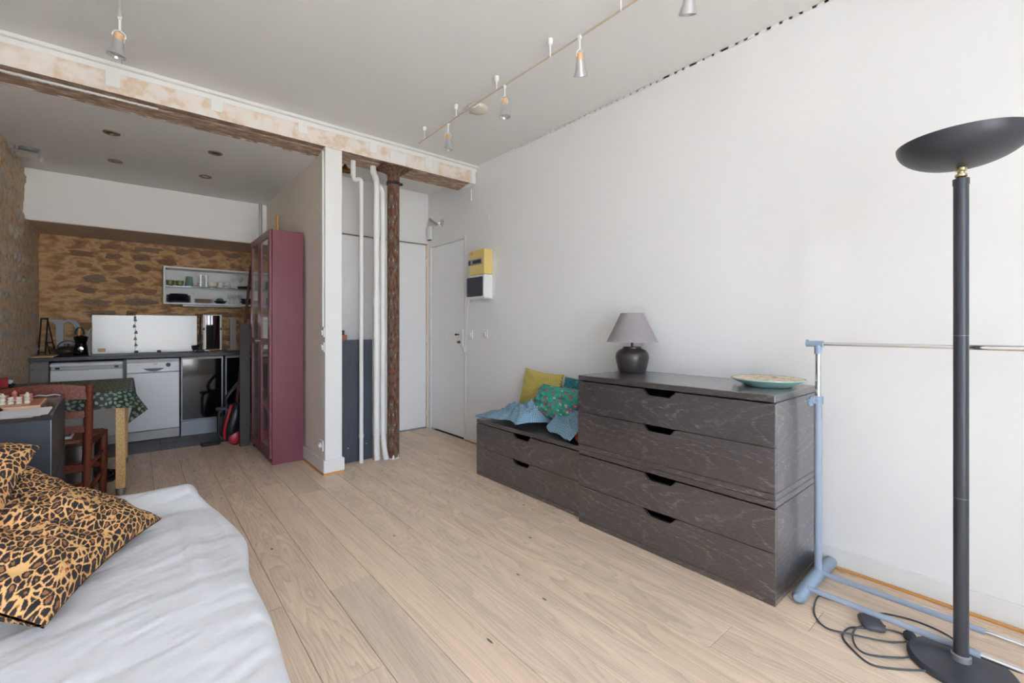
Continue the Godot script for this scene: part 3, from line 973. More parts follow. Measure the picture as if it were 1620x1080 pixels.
func storage() -> void:
	var first := make_chest("dark oak two-drawer chest on the floor under another one, carrying the lamp chest", Vector3(2.008, 0, -1.2425))
	copy(first, "upper dark oak two-drawer chest with a table lamp and a painted dish on top", Vector3(2.004, 0.4355, -1.2425))
	copy(first, "low dark oak two-drawer chest with cushions and a blue blanket on it", Vector3(2.046, 0, -2.338))
	# table lamp
	var l := thing("table_lamp", "small table lamp with a dark round ceramic base and mauve-grey cone shade", "lamp", Vector3(2.395, 0.8712, -1.672))
	part(l, "base", MB.new().lathe(Vector3.ZERO, [Vector2(0, 0), Vector2(0.080, 0), Vector2(0.084, 0.004), Vector2(0.090, 0.03), Vector2(0.100, 0.07), Vector2(0.103, 0.095), Vector2(0.099, 0.118), Vector2(0.085, 0.137), Vector2(0.064, 0.147), Vector2(0.056, 0.150), Vector2(0.056, 0.157), Vector2(0.050, 0.160), Vector2(0, 0.160)], 48), mat("glazed_dark"))
	part(l, "stem", MB.new().tube([Vector3(0, 0.158, 0), Vector3(0, 0.215, 0)], 0.007, 12).tube([Vector3(0, 0.200, 0), Vector3(0, 0.262, 0)], 0.014, 12), mat("black_plastic"))
	part(l, "shade", MB.new().lathe(Vector3.ZERO, [Vector2(0.157, 0.190), Vector2(0.158, 0.190), Vector2(0.0695, 0.372), Vector2(0.0685, 0.372), Vector2(0.157, 0.190)], 56), mat("shade_mauve"))
	part(l, "shade_ring", MB.new().tube([Vector3(-0.068, 0.366, 0), Vector3(0.068, 0.366, 0)], 0.002, 6).tube([Vector3(0, 0.366, -0.068), Vector3(0, 0.366, 0.068)], 0.002, 6).tube([Vector3(0, 0.262, 0), Vector3(0, 0.366, 0)], 0.003, 6), mat("chrome"))
	# dish
	var di := thing("painted_dish", "large shallow turquoise dish painted with orange and brown flowers", "dish", Vector3(2.325, 0.8712, -0.855))
	part(di, "dish_body", MB.new().lathe(Vector3.ZERO, [Vector2(0, 0), Vector2(0.095, 0), Vector2(0.100, 0.003), Vector2(0.152, 0.031), Vector2(0.158, 0.034), Vector2(0.157, 0.038), Vector2(0.150, 0.037)], 56), mat("dish_turquoise"))
	part(di, "painted_face", MB.new().lathe(Vector3.ZERO, [Vector2(0.150, 0.037), Vector2(0.10, 0.031), Vector2(0, 0.029)], 56), mat("dish_print"), "cream face with orange and brown flowers")
	# cushions on the low chest
	var soft := noise(301, 1.0, FastNoiseLite.TYPE_SIMPLEX_SMOOTH, 3)
	var c := single("cushion", MB.new().pillow(0.44, 0.33, 0.11, func(a: float, b: float, s: float) -> Vector3: return Vector3(0, 0, 0.02 * soft.get_noise_2d(a * 1.5, b * 1.5 + s * 5.0)), Vector2(2.2, 1.9)), mat("yellow_knit"), "yellow knitted cushion leaning against the wall behind the floral one", "cushion", Vector3(2.475, 0.640, -2.60), "cushions on the low chest")
	c.rotation = Vector3(0, -PI / 2, 0)
	c.rotate_object_local(Vector3(1, 0, 0), -0.22)
	c.rotate_object_local(Vector3(0, 0, 1), -0.06)
	c = single("cushion", MB.new().pillow(0.46, 0.26, 0.16, func(a: float, b: float, s: float) -> Vector3: return Vector3(0, 0.01 * soft.get_noise_2d(a * 3.0, s), 0.035 * soft.get_noise_2d(a * 2.0 + 9.0, b * 2.0 + s * 5.0)), Vector2(1.1, 0.7)), mat("flower_cloth"), "turquoise cushion with small red flowers in front of the yellow one", "cushion", Vector3(2.30, 0.612, -2.25), "cushions on the low chest")
	c.rotation = Vector3(0, -PI / 2 - 0.06, 0)
	c.rotate_object_local(Vector3(1, 0, 0), -0.55)
	c.rotate_object_local(Vector3(0, 0, 1), 0.0)
	c = single("cushion", MB.new().pillow(0.42, 0.30, 0.12, func(a: float, b: float, s: float) -> Vector3: return Vector3(0, 0, 0.02 * soft.get_noise_2d(a * 2.0 + 19.0, b * 2.0 + s * 5.0)), Vector2(0.9, 0.6)), mat("blue_flower_cloth"), "teal and blue patterned cushion peeping out beside the taller chest", "cushion", Vector3(2.45, 0.635, -2.13), "cushions on the low chest")
	c.rotation = Vector3(0, -PI / 2, 0)
	c.rotate_object_local(Vector3(1, 0, 0), -0.3)
	# knitted blanket thrown over the low chest, in two heaps with a bare patch between them at the front
	var bl := noise(305, 1.0, FastNoiseLite.TYPE_SIMPLEX_SMOOTH, 4)
	single("blanket", MB.new().grid(90, 46, func(u: float, q: float) -> Vector3:
		var z := lerpf(-0.545, 0.500, u)
		var gap := exp(-pow((z - 0.10) / 0.055, 2.0))
		var front := 0.005 + 0.02 * bl.get_noise_2d(z * 9.0, 3.0) + 0.17 * gap + (-0.018 if z < 0.0 else 0.055 - 0.10 * clampf((z - 0.15) / 0.35, 0.0, 1.0)) + 0.03 * exp(-pow((z + 0.20) / 0.05, 2.0))
		var x := lerpf(front, 0.44, q) + 0.01 * bl.get_noise_2d(z * 8.0, q * 6.0)
		var rise := pow(sin(PI * clampf(q * 0.92 + 0.04, 0.0, 1.0)), 0.7)
		var heap := 0.085 + 0.06 * exp(-pow((z + 0.10) / 0.22, 2.0)) + 0.035 * exp(-pow((z - 0.32) / 0.16, 2.0)) - 0.03 * gap
		var fold := 0.05 * bl.get_noise_2d(z * 5.0 + q * 2.0, q * 2.5) + 0.012 * bl.get_noise_2d(z * 14.0, q * 9.0)
		var y := 0.014 + rise * (heap + fold) * (0.35 + 0.65 * smoothstep(-0.545, -0.30, z))
		return Vector3(x, maxf(y, 0.010), z), 1.0, 0.008), mat("blue_knit"), "pale blue knitted blanket heaped along the low chest under the cushions", "blanket", Vector3(2.046, 0.4352, -2.338))
	single("cloth", MB.new().grid(14, 14, func(u: float, q: float) -> Vector3:
		var a := u * TAU
		var rr := 0.032 * sin(PI * q) * (1.0 + 0.25 * sin(a * 3.0 + q * 4.0))
		return Vector3(cos(a) * rr * 1.2, 0.036 - 0.036 * cos(PI * q), sin(a) * rr * 0.9), -1.0), mat("red_cloth"), "crumpled bit of red cloth between the blanket and the taller chest", "cloth", Vector3(2.10, 0.437, -1.835))


# ---------------------------------------------------------------- floor lamp and clothes rack
func lamp_and_rack() -> void:
	var px := 2.128
	var pz := -0.178
	var o := thing("floor_lamp", "tall dark grey uplighter floor lamp with a wide bowl and round base", "floor lamp", Vector3(px, 0, pz))
	part(o, "base", MB.new().lathe(Vector3.ZERO, [Vector2(0, 0), Vector2(0.134, 0), Vector2(0.138, 0.004), Vector2(0.138, 0.012), Vector2(0.130, 0.021), Vector2(0.09, 0.028), Vector2(0.026, 0.031), Vector2(0, 0.031)], 72, Basis(), 30.0), mat("lamp_grey"))
	part(o, "collar", MB.new().lathe(Vector3.ZERO, [Vector2(0.026, 0.030), Vector2(0.026, 0.048), Vector2(0.0205, 0.052)], 28), mat("alu"), "bare metal collar at the foot of the pole")
	var cuts := [0.045, 0.578, 1.125, 1.645]
	for i in 3:
		part(o, "pole_section", MB.new().lathe(Vector3.ZERO, [Vector2(0.0195, cuts[i]), Vector2(0.0195, cuts[i + 1] - 0.0016)], 28), mat("lamp_grey"))
		part(o, "joint_ring", MB.new().lathe(Vector3.ZERO, [Vector2(0.0188, cuts[i + 1] - 0.0018), Vector2(0.0188, cuts[i + 1])], 28), mat("alu"))
	part(o, "pole_cap", MB.new().lathe(Vector3.ZERO, [Vector2(0.0212, 1.632), Vector2(0.0212, 1.652), Vector2(0.012, 1.656), Vector2(0, 1.656)], 28), mat("lamp_grey"))
	part(o, "swivel", MB.new().lathe(Vector3.ZERO, [Vector2(0.008, 1.655), Vector2(0.016, 1.660), Vector2(0.016, 1.667), Vector2(0.009, 1.671), Vector2(0.009, 1.676), Vector2(0.015, 1.680), Vector2(0.015, 1.688), Vector2(0.008, 1.694)], 20), mat("pale_brass"), "brass swivel under the bowl")
	var prof := []
	for k in 15:
		var a := k / 14.0
		prof.append(Vector2(0.168 * sin(a * PI * 0.5), 1.690 + 0.098 * (1.0 - cos(a * PI * 0.5)) * 0.94))
	for k in 15:
		var a := 1.0 - k / 14.0
		prof.append(Vector2(0.1665 * sin(a * PI * 0.5), 1.6925 + 0.098 * (1.0 - cos(a * PI * 0.5)) * 0.93))
	part(o, "bowl", MB.new().lathe(Vector3.ZERO, prof, 72), mat("lamp_bowl"))
	# flex with a foot dimmer and a plug, lying in loops beside the base
	var g := func(pts: Array) -> Array:
		var c := Curve3D.new()
		c.bake_interval = 0.012
		for i in pts.size():
			var a: Vector3 = pts[maxi(i - 1, 0)]
			var b: Vector3 = pts[mini(i + 1, pts.size() - 1)]
			c.add_point(pts[i], (a - b) * 0.17, (b - a) * 0.17)
		return Array(c.get_baked_points())
	var q := func(x: float, z: float, y := 0.0035) -> Vector3: return Vector3(x - px, y, z - pz)
	part(o, "flex", MB.new().tube(g.call([q.call(2.02, -0.245, 0.008), q.call(1.955, -0.315), q.call(1.915, -0.378), q.call(1.955, -0.44), q.call(2.01, -0.48), q.call(2.085, -0.475), q.call(2.13, -0.435)]), 0.0033, 8).tube(g.call([q.call(2.19, -0.42, 0.012), q.call(2.195, -0.39, 0.006), q.call(2.10, -0.455, 0.009), q.call(2.0, -0.445, 0.008), q.call(1.955, -0.40, 0.008), q.call(2.03, -0.315, 0.006), q.call(2.09, -0.29, 0.006)]), 0.0033, 8).tube(g.call([q.call(2.14, -0.425, 0.012), q.call(2.17, -0.395, 0.006), q.call(2.19, -0.35, 0.006), q.call(2.178, -0.312, 0.012)]), 0.0033, 8).tube(g.call([q.call(2.14, -0.318, 0.010), q.call(2.09, -0.37, 0.006), q.call(2.03, -0.46, 0.012), q.call(2.015, -0.535, 0.005), q.call(2.085, -0.592, 0.0035), q.call(2.222, -0.617, 0.0035), q.call(2.24, -0.58, 0.0035), q.call(2.265, -0.455, 0.0035), q.call(2.305, -0.395, 0.0035), q.call(2.33, -0.32, 0.0035), q.call(2.32, -0.24, 0.0035), q.call(2.28, -0.19, 0.0035)]), 0.0033, 8), mat("cord_grey"))
	var dim := MB.new()
	dim.xf = Transform3D(Basis(Vector3.UP, 0.55), Vector3(2.165 - px, 0.0, -0.425 - pz))
	dim.grid(28, 14, func(u: float, w: float) -> Vector3:
		var a := u * TAU
		var s := sin(PI * w)
		var k := 1.0 / pow(pow(absf(cos(a)), 4.0) + pow(absf(sin(a)), 4.0), 0.25)
		return Vector3(cos(a) * k * 0.046 * pow(s, 0.35), 0.015 - 0.0145 * cos(PI * w), sin(a) * k * 0.037 * pow(s, 0.35)), -1.0)
	part(o, "foot_dimmer", dim, mat("cord_grey"), "dusty grey foot dimmer on the flex")
	var pb := Basis(Vector3.UP, 0.5)
	var plug := MB.new()
	plug.xf = Transform3D(pb, Vector3(2.172 - px, 0.012, -0.312 - pz))
	plug.tube([Vector3(-0.040, -0.004, 0), Vector3(-0.02, 0, 0), Vector3(-0.006, 0.002, 0), Vector3(0.004, 0.002, 0)], [0.005, 0.008, 0.012, 0.019], 16).tube([Vector3(0.004, 0.002, 0), Vector3(0.014, 0.002, 0)], 0.019, 16)
	part(o, "plug", plug, mat("cord_grey"))
	plug = MB.new()
	plug.xf = Transform3D(pb, Vector3(2.172 - px, 0.014, -0.312 - pz))
	plug.tube([Vector3(0.012, 0, 0.009), Vector3(0.032, 0, 0.009)], 0.0022, 8).tube([Vector3(0.012, 0, -0.009), Vector3(0.032, 0, -0.009)], 0.0022, 8)
	part(o, "plug_pin", plug, mat("alu"))
	# clothes rack along the wall
	var r := thing("clothes_rack", "pale blue-grey and chrome clothes rack standing along the right-hand wall", "clothes rack", Vector3(2.36, 0, -0.655))
	for e in [[0.0, 1.0], [1.08, -1.0]]:
		var z: float = e[0]
		var s: float = e[1]
		var foot := MB.new()
		foot.tube([Vector3(-0.262, 0.028, z), Vector3(-0.252, 0.028, z), Vector3(-0.10, 0.036, z), Vector3(0, 0.038, z), Vector3(0.10, 0.036, z), Vector3(0.188, 0.028, z), Vector3(0.196, 0.028, z)], [0.016, 0.026, 0.028, 0.028, 0.028, 0.026, 0.016], 18, true, 0.95)
		part(r, "foot", foot, mat("rack_blue"))
		part(r, "upright", MB.new().tube([Vector3(0, 0.05, z), Vector3(0, 0.828, z)], 0.0155, 20), mat("rack_tube"))
		part(r, "clamp", MB.new().tube([Vector3(0, 0.808, z), Vector3(0, 0.842, z)], 0.0195, 20).tube([Vector3(0, 0.825, z), Vector3(-0.034, 0.825, z - s * 0.004)], 0.009, 12), mat("rack_blue"))
		part(r, "clamp_screw", MB.new().tube([Vector3(-0.032, 0.825, z - s * 0.004), Vector3(-0.062, 0.825, z - s * 0.006)], 0.004, 8), mat("chrome"))
		part(r, "clamp_knob", MB.new().box(Vector3(-0.068, 0.825, z - s * 0.007), Vector3(0.020, 0.048, 0.020), 0.006, Basis(Vector3.RIGHT, 0.3)).box(Vector3(-0.068, 0.825, z - s * 0.007), Vector3(0.018, 0.018, 0.038), 0.006, Basis(Vector3.RIGHT, 0.3)), mat("rack_blue"))
		part(r, "extension_tube", MB.new().tube([Vector3(0, 0.84, z), Vector3(0, 1.05, z)], 0.0115, 20), mat("chrome"))
		part(r, "corner_joint", MB.new().tube([Vector3(0, 1.032, z), Vector3(0, 1.073, z)], 0.0155, 18).tube([Vector3(0, 1.078, z - s * 0.046), Vector3(0, 1.078, z + s * 0.02)], 0.0145, 18).tube([Vector3(0, 1.076, z - s * 0.04), Vector3(0, 1.096, z - s * 0.043)], [0.012, 0.005], 12), mat("rack_blue"))
	part(r, "hanging_rail", MB.new().tube([Vector3(0, 1.078, 0.015), Vector3(0, 1.078, 0.48)], 0.0082, 16), mat("chrome"))
	part(r, "hanging_rail", MB.new().tube([Vector3(0, 1.078, 0.47), Vector3(0, 1.078, 1.065)], 0.0108, 16), mat("chrome"))
	for x in [-0.185, -0.006]:
		part(r, "base_rail", MB.new().tube([Vector3(x, 0.048, 0.015), Vector3(x, 0.048, 0.52)], 0.0115, 14), mat("rack_tube"))
		part(r, "base_rail", MB.new().tube([Vector3(x, 0.048, 0.50), Vector3(x, 0.048, 1.065)], 0.0098, 14), mat("chrome"))


# ---------------------------------------------------------------- day bed with its white sheet and leopard cushions
func bed() -> void:
	var o := thing("day_bed", "day bed under a crumpled white sheet in the left foreground", "bed", Vector3(-0.235, 0, -1.53))
	var wr := noise(311, 1.0, FastNoiseLite.TYPE_SIMPLEX_SMOOTH, 3)
	var fine := noise(312, 1.0, FastNoiseLite.TYPE_SIMPLEX_SMOOTH, 4)
	var hx := 0.50
	var hz := 1.055
	var top := 0.415
	var rad := 0.055
	part(o, "mattress", MB.new().box(Vector3(0, 0.28, 0), Vector3(2.0 * hx - 0.06, 0.20, 2.0 * hz - 0.10), 0.04), mat("sheet"))
	part(o, "bed_base", MB.new().box(Vector3(0, 0.10, 0), Vector3(2.0 * hx - 0.08, 0.16, 2.0 * hz - 0.12), 0.01), mat("sheet"))
	# s runs over the top, round the edge and down: returns (outward, drop)
	var wrap := func(s: float, half: float) -> Vector2:
		var flat := half - rad
		var a := absf(s)
		if a <= flat:
			return Vector2(s, 0.0)
		var arc := rad * PI * 0.5
		if a < flat + arc:
			var t := (a - flat) / rad
			return Vector2(signf(s) * (flat + rad * sin(t)), rad * (1.0 - cos(t)))
		return Vector2(signf(s) * half, rad + (a - flat - arc))
	part(o, "sheet", MB.new().grid(150, 240, func(u: float, q: float) -> Vector3:
		var a: Vector2 = wrap.call(lerpf(-(hx + 0.33), hx + 0.33, u), hx)
		var b: Vector2 = wrap.call(lerpf(-(hz + 0.33), hz + 0.33, q), hz)
		var x := a.x
		var z := b.x
		var drop := a.y + b.y
		var on := 1.0 - smoothstep(0.0, 0.06, drop)
		var edge := smoothstep(0.1, 0.5, x)
		# the right-hand edge bulges where the sheet is slack and is drawn in at the far end
		x += edge * (0.040 * exp(-pow((z + 0.32) / 0.22, 2.0)) - 0.045 * smoothstep(-0.70, -0.95, z) + 0.008 * sin(z * 9.0)) * (1.0 if a.x > 0 else 0.0)
		var y := top - drop
		# raised roll under the sheet along the far end, with a trough before it
		y += on * (0.030 * exp(-pow((z + 0.93) / 0.085, 2.0)) - 0.012 * exp(-pow((z + 0.74) / 0.08, 2.0)))
		# the mattress edge pressed through, slack beyond it
		y -= on * 0.022 * smoothstep(0.36, 0.46, x) * (1.0 - smoothstep(0.1, 0.5, absf(z + 0.45)))
		y += on * 0.010 * exp(-pow((x - 0.37) / 0.02, 2.0)) * (1.0 - smoothstep(0.1, 0.45, absf(z + 0.3)))
		# creases
		var d1 := z * 0.94 + x * 0.34
		var d2 := x * 0.94 - z * 0.34
		y += on * (0.006 * wr.get_noise_2d(d1 * 6.0, d2 * 1.6) + 0.0045 * absf(wr.get_noise_2d(d1 * 14.0 + 30.0, d2 * 3.0)) + 0.0018 * fine.get_noise_2d(d1 * 34.0, d2 * 8.0))
		var down := smoothstep(0.06, 0.3, drop)
		x += down * 0.02 * wr.get_noise_2d(z * 6.0, 2.0) * signf(a.x)
		z += down * 0.02 * wr.get_noise_2d(x * 6.0, 7.0) * signf(b.x)
		return Vector3(clampf(x, -0.515, 0.6), maxf(y, 0.004), z), -1.0), mat("sheet"), "creased white sheet")
	var soft := noise(321, 1.0, FastNoiseLite.TYPE_SIMPLEX_SMOOTH, 4)
	var pa := Vector3(0.035, 0.462, -2.02)
	var pb := Vector3(-0.185, 0.462, -1.475)
	var pc := Vector3(-0.40, 0.70, -2.27)
	var place := func(c: Node3D, a: Vector3, b: Vector3, d: Vector3) -> void:
		var ex := (b - a).normalized()
		var ez := (d - a).cross(ex).normalized()
		if ez.y < 0.0:
			ez = -ez
		var ey := ez.cross(ex)
		c.transform = Transform3D(Basis(ex, ey, ez), (b + d) * 0.5)
	var c := single("cushion", MB.new().pillow(0.62, 0.58, 0.20, func(a: float, b: float, s: float) -> Vector3: return Vector3(0.012 * soft.get_noise_2d(b * 3.0, s * 4.0), 0, 0.03 * soft.get_noise_2d(a * 1.6, b * 1.6 + s * 5.0) + 0.012 * soft.get_noise_2d(a * 5.0 + b * 3.0, b * 2.0)), Vector2(1.0, 0.95), 56, 52), mat("leopard"), "leopard print cushion lying lower on the white bed, its corner pointing to the room", "cushion", Vector3.ZERO, "leopard cushions on the bed")
	place.call(c, pa, pb, pc)
	c = single("cushion", MB.new().pillow(0.50, 0.46, 0.20, func(a: float, b: float, s: float) -> Vector3: return Vector3(0, 0.012 * soft.get_noise_2d(a * 3.0, s * 4.0 + 20.0), 0.03 * soft.get_noise_2d(a * 1.6 + 40.0, b * 1.6 + s * 5.0)), Vector2(0.95, 0.9), 56, 52), mat("leopard"), "leopard print cushion propped on top of the other, cut off at the left edge", "cushion", Vector3.ZERO, "leopard cushions on the bed")
	place.call(c, Vector3(-0.245, 0.775, -1.93), Vector3(-0.295, 0.535, -1.50), Vector3(-0.66, 0.90, -1.99))

# ---------------------------------------------------------------- iron column, pipes and fittings by the entrance
func bend(pts: Array, r := 0.05) -> Array:
	# a polyline with its inner corners rounded
	var out := [pts[0]]
	for i in range(1, pts.size() - 1):
		var a: Vector3 = pts[i - 1] - pts[i]
		var b: Vector3 = pts[i + 1] - pts[i]
		var k := minf(r, minf(a.length(), b.length()) * 0.48)
		var p: Vector3 = pts[i] + a.normalized() * k
		var q: Vector3 = pts[i] + b.normalized() * k
		for j in 7:
			var t := j / 6.0
			out.append(p.lerp(pts[i], t).lerp(pts[i].lerp(q, t), t))
	out.append(pts[-1])
	return out

func entry() -> void:
	var o := thing("iron_column", "rusty iron column with flaking paint under the ceiling beam", "column", Vector3(1.732, 0, -3.70))
	part(o, "shaft", MB.new().lathe(Vector3.ZERO, [Vector2(0, 0), Vector2(0.052, 0), Vector2(0.0525, 2.45), Vector2(0.0525, 2.50)], 36), mat("rust"))
	var cap := MB.new()
	cap.grid(32, 8, func(u: float, q: float) -> Vector3:
		var a := u * TAU
		var d := Vector2(cos(a), sin(a))
		var sq := 1.0 / maxf(absf(d.x), absf(d.y))
		var e := pow(q, 2.2)
		var rad := lerpf(0.0525, 0.125 * sq, e)
		return Vector3(d.x * rad, 2.478 + 0.070 * pow(q, 0.8), d.y * rad), -1.0)
	cap.bx(Vector3(-0.128, 2.548, -0.10), Vector3(0.128, 2.562, 0.115), 0.002)
	part(o, "capital", cap, mat("rust"))
	part(o, "collar", MB.new().lathe(Vector3(0, 2.425, 0), [Vector2(0.052, -0.014), Vector2(0.060, -0.012), Vector2(0.061, 0.010), Vector2(0.052, 0.012)], 36).bx(Vector3(0.045, 2.414, 0.02), Vector3(0.075, 2.436, 0.034), 0.002), mat("iron_black"))
	part(o, "plaster_crust", MB.new().grid(36, 4, func(u: float, q: float) -> Vector3:
		var a := u * TAU
		var k := sin(a * 7.0) * 0.3 + sin(a * 13.0 + 1.0) * 0.3
		return Vector3(cos(a), 0, sin(a)) * (0.0515 + 0.004 * (1.0 - q) + 0.002 * k) + Vector3.UP * maxf(0.018 + 0.05 * k, 0.001) * q, -1.0), mat("trim_paint"), "white crust of plaster at the foot")
	# heating pipes
	var pipe_z := -3.735
	o = thing("pipe", "thinnest white pipe, rising in front of the slate grey cabinet", "pipe", Vector3(1.457, 0, pipe_z), 0.0, "white vertical pipes")
	part(o, "tube", MB.new().tube(bend([Vector3(0, 0, 0), Vector3(0, 2.425, 0), Vector3(-0.062, 2.395, -0.01), Vector3(-0.066, 2.548, -0.01)], 0.04), 0.0165, 16), mat("trim_paint"))
	part(o, "sleeve", MB.new().tube([Vector3(-0.066, 2.43, -0.01), Vector3(-0.066, 2.56, -0.01)], 0.021, 16), mat("trim_paint"))
	part(o, "pipe_clip", MB.new().tube([Vector3(0, 0.215, 0), Vector3(0, 0.245, 0)], 0.0195, 16), mat("trim_paint"))
	o = thing("pipe", "thick white pipe with joint collars, right of the slate grey cabinet", "pipe", Vector3(1.592, 0, pipe_z), 0.0, "white vertical pipes")
	part(o, "tube", MB.new().tube(bend([Vector3(0.004, 0, 0.01), Vector3(0, 0.10, 0), Vector3(0, 2.46, 0), Vector3(-0.018, 2.50, -0.03), Vector3(-0.018, 2.60, -0.03)], 0.05), 0.0255, 20), mat("trim_paint"))
	for y in [1.063, 1.352]:
		part(o, "joint_collar", MB.new().tube([Vector3(0, y, 0), Vector3(0, y + 0.055, 0)], 0.0305, 20), mat("trim_paint"))
	o = thing("pipe", "white pipe next to the rusty column, curving at top and foot", "pipe", Vector3(1.650, 0, pipe_z + 0.005), 0.0, "white vertical pipes")
	part(o, "tube", MB.new().tube(bend([Vector3(0.010, 0, 0.045), Vector3(0.004, 0.12, 0.012), Vector3(0, 0.25, 0), Vector3(0, 2.36, 0), Vector3(-0.045, 2.47, -0.085), Vector3(-0.045, 2.575, -0.085)], 0.09), 0.0225, 20), mat("trim_paint"))
	for y in [1.352, 1.80]:
		part(o, "joint_collar", MB.new().tube([Vector3(0, y, 0), Vector3(0, y + 0.05, 0)], 0.0265, 20), mat("trim_paint"))
	# brass tap above the pipes
	o = thing("tap", "small old brass tap on a stub of pipe under the beam", "tap", Vector3(1.315, 2.555, -4.0))
	part(o, "tap_body", MB.new().tube([Vector3(0.055, 0, 0), Vector3(0.155, 0, 0)], [0.018, 0.018], 16).tube([Vector3(0.07, 0, 0), Vector3(0.135, 0, 0)], 0.024, 16).lathe(Vector3(0.10, 0, 0), [Vector2(0.024, 0.01), Vector2(0.022, 0.03), Vector2(0.012, 0.042), Vector2(0.008, 0.06), Vector2(0, 0.062)], 16), mat("brass"))
	part(o, "tap_handle", MB.new().tube([Vector3(0.10, 0.060, 0), Vector3(0.10, 0.085, 0)], 0.005, 8).box(Vector3(0.10, 0.084, 0), Vector3(0.062, 0.008, 0.014), 0.003, Basis(Vector3.BACK, -0.35)), mat("brass"))
	part(o, "stub_pipe", MB.new().tube([Vector3(-0.066, 0, 0), Vector3(0.06, 0, 0)], 0.012, 12), mat("trim_paint"))
	# slate grey cabinet behind the pipes, with odds and ends on it
	o = thing("narrow_cabinet", "slate grey wood-grain cabinet standing behind the white pipes", "cabinet", Vector3(1.445, 0, -3.90))
	part(o, "front_panel", MB.new().box(Vector3(0, 0.524, 0.085), Vector3(0.278, 1.046, 0.02), 0.002), mat("slate_wood"))
	part(o, "body", MB.new().box(Vector3(0, 0.52, -0.01), Vector3(0.27, 1.036, 0.168), 0.002), mat("slate_wood"))
	for x in [-0.075, 0.085]:
		part(o, "screw_cap", MB.new().lathe(Vector3(x, 0.125 if x < 0 else 0.14, 0.0945), [Vector2(0.006, 0), Vector2(0.005, 0.002), Vector2(0, 0.002)], 10, Basis(Vector3.RIGHT, PI / 2)), mat("steel"))
	single("small_box", MB.new().bx(Vector3(-0.022, 0, -0.03), Vector3(0.028, 0.042, 0.03), 0.002), mat("chess_board"), "small red-brown wooden box on the slate grey cabinet", "box", Vector3(1.345, 1.047, -3.86))
	single("figurine", MB.new().lathe(Vector3.ZERO, [Vector2(0, 0), Vector2(0.016, 0), Vector2(0.012, 0.05), Vector2(0.009, 0.10), Vector2(0.004, 0.15), Vector2(0, 0.185)], 12), mat("iron_black"), "dark pointed figurine beside the post on the slate grey cabinet", "figurine", Vector3(1.322, 1.047, -3.905))
	single("ornament", MB.new().lathe(Vector3.ZERO, [Vector2(0, 0), Vector2(0.012, 0), Vector2(0.014, 0.008), Vector2(0.006, 0.016), Vector2(0.012, 0.026), Vector2(0.010, 0.036), Vector2(0, 0.042)], 14), mat("brown_pole"), "small brown carved ornament on top of the red-brown box", "ornament", Vector3(1.347, 1.090, -3.86))
	# switches
	var sw := func(label: String, at: Vector3, face: Vector3, w: float, h: float, rocker: bool) -> void:
		var t := thing("light_switch" if rocker else "wall_socket", label, "switch" if rocker else "socket", at)
		t.basis = Basis(Vector3.UP, atan2(face.x, face.z))
		part(t, "plate", MB.new().box(Vector3(0, 0, 0.005), Vector3(w, h, 0.010), 0.003), mat("white_plastic"))
		if rocker:
			part(t, "rocker", MB.new().box(Vector3(0, -0.002, 0.013), Vector3(w * 0.5, h * 0.55, 0.010), 0.003, Basis(Vector3.RIGHT, 0.12)), mat("white_plastic"))
		else:
			part(t, "socket_well", MB.new().lathe(Vector3(0, 0, 0.0098), [Vector2(0.025, 0.001), Vector2(0.024, 0.012), Vector2(0.020, 0.012), Vector2(0.019, 0.002), Vector2(0, 0.002)], 24, Basis(Vector3.RIGHT, PI / 2)), mat("white_plastic"))
	sw.call("white light switch by the entrance door, the one nearer the door", Vector3(XR, 1.083, -3.712), Vector3(-1, 0, 0), 0.08, 0.08, true)
	sw.call("white light switch by the entrance door, the one farther from the door", Vector3(XR, 1.092, -3.465), Vector3(-1, 0, 0), 0.08, 0.08, true)
	sw.call("upper white switch on the partition beside the post", Vector3(1.1245, 1.115, -3.665), Vector3(-1, 0, 0), 0.075, 0.075, true)
	sw.call("lower white switch on the partition beside the post", Vector3(1.1245, 0.998, -3.665), Vector3(-1, 0, 0), 0.075, 0.075, true)
	sw.call("white socket low on the partition above the skirting", Vector3(1.1245, 0.215, -3.70), Vector3(-1, 0, 0), 0.085, 0.085, false)
	single("cable_duct", MB.new().bx(Vector3(-0.014, 0, -0.011), Vector3(0, 1.385, 0.011), 0.002), mat("trim_paint"), "thin white cable duct running up the partition from the switches", "cable duct", Vector3(1.1245, 1.158, -3.655))
	# breaker box and meter
	o = thing("breaker_box", "yellow electrical box high on the wall beside the entrance door", "electrical box", Vector3(XR, 1.657, -3.476))
	part(o, "cover", MB.new().bx(Vector3(-0.096, 0, -0.125), Vector3(0, 0.238, 0.125), 0.004), mat("yellow_box"))
	part(o, "breaker_window", MB.new().bx(Vector3(-0.108, 0.095, -0.118), Vector3(-0.095, 0.152, 0.10), 0.004), mat("brushed"))
	part(o, "switch_row", MB.new().bx(Vector3(-0.1105, 0.107, -0.045), Vector3(-0.1075, 0.138, 0.085), 0.001), mat("black_plastic"))
	part(o, "main_lever", MB.new().box(Vector3(-0.110, 0.118, -0.098), Vector3(0.012, 0.045, 0.026), 0.003), mat("lamp_grey"))
	var mark := MB.new()
	mark.bx(Vector3(-0.0968, 0.198, -0.105), Vector3(-0.0955, 0.2, -0.06)).bx(Vector3(-0.0968, 0.218, -0.105), Vector3(-0.0955, 0.22, -0.06)).bx(Vector3(-0.0968, 0.198, -0.105), Vector3(-0.0955, 0.22, -0.102)).bx(Vector3(-0.0968, 0.198, -0.063), Vector3(-0.0955, 0.22, -0.06)).bx(Vector3(-0.0968, 0.207, -0.098), Vector3(-0.0955, 0.210, -0.068))
	part(o, "printed_mark", mark, mat("brass"), "small printed emblem")
